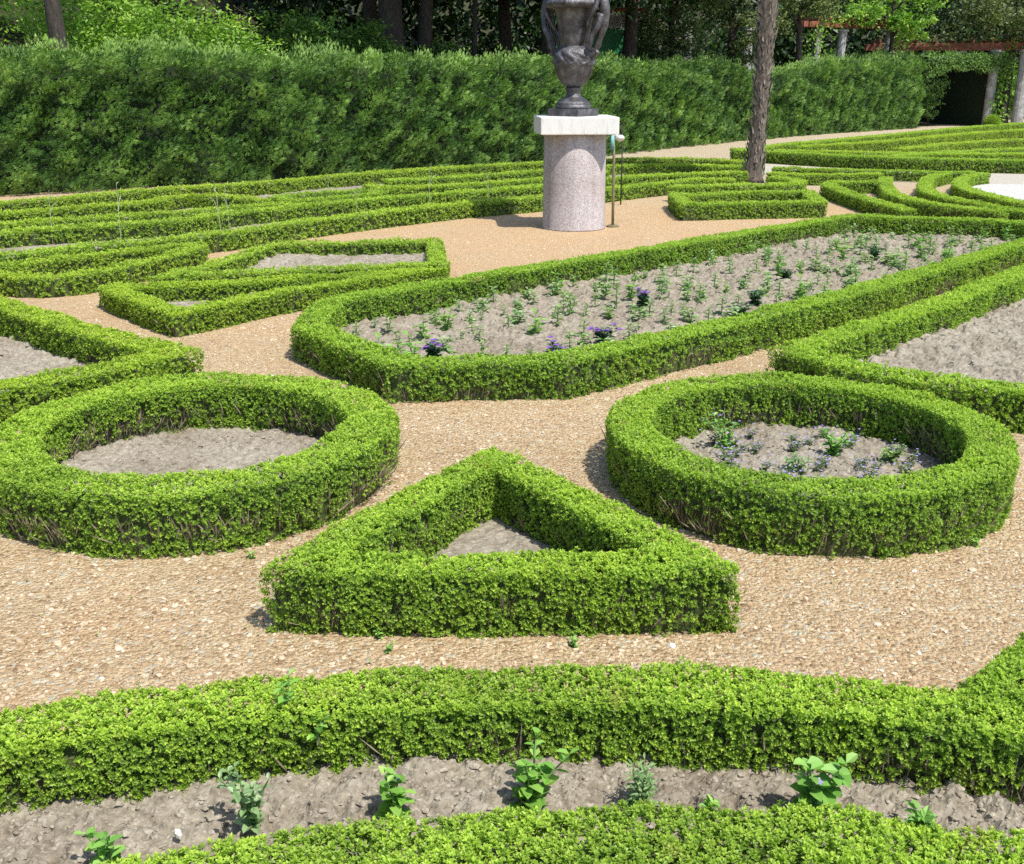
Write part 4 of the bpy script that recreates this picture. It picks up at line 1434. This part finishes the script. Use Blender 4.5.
for row in range(38):
    for col in range(35):
        x = -1.7 + row * .26 + random.gauss(0, .12)
        y = 7.6 + col * .27 + random.gauss(0, .12)
        if not inside(BED, x, y) or edge_dist(BED, x, y) < .27 or random.random() < .25:
            continue
        if min(math.hypot(x - a, y - b) for a, b in spots) < .13:
            continue
        spots.append((x, y))
        k = random.choices(range(4), (5, 5, 2, 4))[0]
        sc = random.uniform(.7, 1.35)
        if used[k] == 0:
            o = protos[k]
            o.location = (x, y, .03); o.rotation_euler = (0, 0, random.random() * 6.28); o.scale = (sc,) * 3
        else:
            copy_tree(protos[k], (x, y, .03), random.random() * 6.28, None, sc)
        used[k] += 1
        n += 1
print('seedlings', n, used)

# right ring
rp = [(1.30, 6.25, .19, M['broad'], 'upright green plant with violet blooms in the left of the right ring', 'violet', 7),
      (1.92, 6.10, .15, M['broad'], 'bushy green plant with toothed leaves in the right of the right ring', None, 8),
      (2.22, 5.98, .11, M['seedling'], 'low grey green plant close to the right inner side of the right ring', 'violet', 6),
      (1.62, 5.80, .10, M['seedling'], 'low grey green plant at the front inner side of the right ring', 'violet', 6)]
for x, y, h, m, lab, fl, ns in rp:
    o = stem_plant('leafy_plant', lab, 'plant', h, 6, .055, .5, m, .7, ns, None, M[fl] if fl else None, 1 if fl and h > .12 else 0, .1, .010)
    o.location = (x, y, .035)
    o.scale = (1.1,) * 3
vp = stem_plant('violet_plant', 'tiny violet flowered plant in the soil of the right ring', 'flower', .07, 3, .03, .5, M['dullmat'], .8, 7, 'small violets in the right ring', M['violet'], 1, .2, .009)
first = True
for i in range(64):
    a, q = random.random() * 6.28, .75 * math.sqrt(random.random())
    loc = (RR[0] + q * math.cos(a), RR[1] + q * math.sin(a), .035)
    if first:
        vp.location = loc
        first = False
    else:
        copy_tree(vp, loc, random.random() * 6.28, None, random.uniform(.7, 1.25))

# foreground strip
fp = [(-1.13, 2.53, .13, 5, .055, .6, M['broad'], 4, 'light green leafy plant at the left end of the foreground soil strip', None),
      (-.78, 2.72, .20, 6, .040, .6, M['seedling'], 8, 'woody plant with small grey green leaves beside the white stone', None),
      (-.36, 2.76, .14, 5, .060, .65, M['broad'], 5, 'green plant with one pale violet bloom in the foreground strip', 'violet'),
      (.05, 2.79, .19, 7, .066, .70, M['broad'], 5, 'large broad leaved plant in the middle of the foreground strip', None),
      (.40, 2.80, .15, 7, .050, .22, M['seedling'], 9, 'feathery grey green plant in the foreground strip', None),
      (.60, 2.76, .07, 4, .045, .5, M['broad'], 3, 'smallest green plant in the foreground strip', None),
      (.90, 2.77, .19, 7, .070, .70, M['broad'], 4, 'broad leaved plant on the right of the foreground strip', 'violet'),
      (1.22, 2.68, .09, 5, .060, .4, M['broad'], 5, 'low spreading plant at the right end of the foreground strip', None)]
for x, y, h, pr, L, wd, m, ns, lab, fl in fp:
    o = stem_plant('bedding_plant', lab, 'plant', h, pr, L, wd, m, .45, ns, 'plants in the foreground strip', M[fl] if fl else None, 0, .1)
    if fl:
        c = np.array((.012, -.03, h * .82))
        az = np.arange(6) * 1.047
        V, F = kites(np.tile(c, (6, 1)), np.stack([np.cos(az), np.sin(az) - .2, .4 + 0 * az], 1), np.stack([-np.sin(az), np.cos(az), 0 * az], 1), .017, .015, .1)
        np_mesh('blossom', V, F, M[fl], o)
    o.location = (x, y, .055)
    o.scale = (1.05,) * 3
    o.rotation_euler = (random.gauss(0, .12), random.gauss(0, .12), random.random() * 6)
V, F = stones(1, (0, 1), (0, 1), .05, .05, seed=4, at=np.array([[0, 0, 0.]]))
V = V * np.array([.62, .55, 1.5])
o = np_mesh('stone', V, F, M['whitestone'])
o.location = (-.985, 2.655, .075)
tag(o, 'white upright stone in the foreground soil strip', 'stone')
V, F = join(*[stones(len(q), (0, 1), (0, 1), c[0], c[1], seed=19 + i, at=q) for i, (q, c) in enumerate(CLODS)])
o = np_mesh('soil_clods', V, F, M['clod'])
tag(o, 'dry grey clods lying on the soil of the hedged beds', 'clods', kind='stuff')

# broad weeds poking out of the foreground hedge, small weeds on the gravel
wd_ = [(-.72, 3.03, .28, .10, 'broad leaved shoot growing out of the top of the foreground hedge'),
       (-.62, 2.96, .20, .09, 'broad leaves hanging from the face of the foreground hedge')]
for x, y, z, h, lab in wd_:
    o = stem_plant('weed', lab, 'plant', h, 3, .055, .5, M['broad'], .4, 2)
    o.location = (x, y, z)
wp = stem_plant('weed', 'tiny green weed growing in the gravel beside the hedges', 'plant', .035, 3, .022, .6, M['broad'], .8, 4, 'tiny weeds in the gravel')
for i, (x, y) in enumerate([(-.55, 4.0 - .02), (-.95, 4.86), (-.5, 3.86), (.25, 3.9), (-1.25, 4.75), (2.3, 4.9)]):
    if i == 0:
        wp.location = (x, y, 0)
    else:
        copy_tree(wp, (x, y, 0), i, None, random.uniform(.7, 1.3))
# dry flower stalks among the far left rows
dp = thing('dry_stalk', 'thin pale dry flower stalk standing among the far left box rows', 'plant', (0, 0, 0), 0, 'dry stalks in the left parterre')
V, F = join(tube([(0, 0, 0), (.01, 0, .4), (.03, 0, .75)], [.004, .0035, .002], 5, False), tube([(.012, 0, .42), (.06, 0, .56), (.13, .02, .6)], [.004, .004, .003], 5, False))
np_mesh('stem', V, F, M['drystalk'], dp)
P = np.array([(.03, 0, .75 - i * .02) for i in range(8)])
V, F = kites(P, rng.normal(size=P.shape), rng.normal(size=P.shape), .035, .012)
np_mesh('seed_head', V, F, M['drystalk'], dp)
for i, (x, y) in enumerate([(-6.3, 14.9), (-5.4, 15.0), (-4.2, 16.2), (-3.9, 14.6), (-2.5, 17.6), (-1.4, 18.5), (-6.9, 14.0), (-.4, 19.2), (-3.2, 19.3)]):
    if i == 0:
        dp.location = (x, y, 0)
    else:
        copy_tree(dp, (x, y, 0), i * 1.3, None, random.uniform(.8, 1.2))
print('hedge leaves', HEDGE_LEAVES)
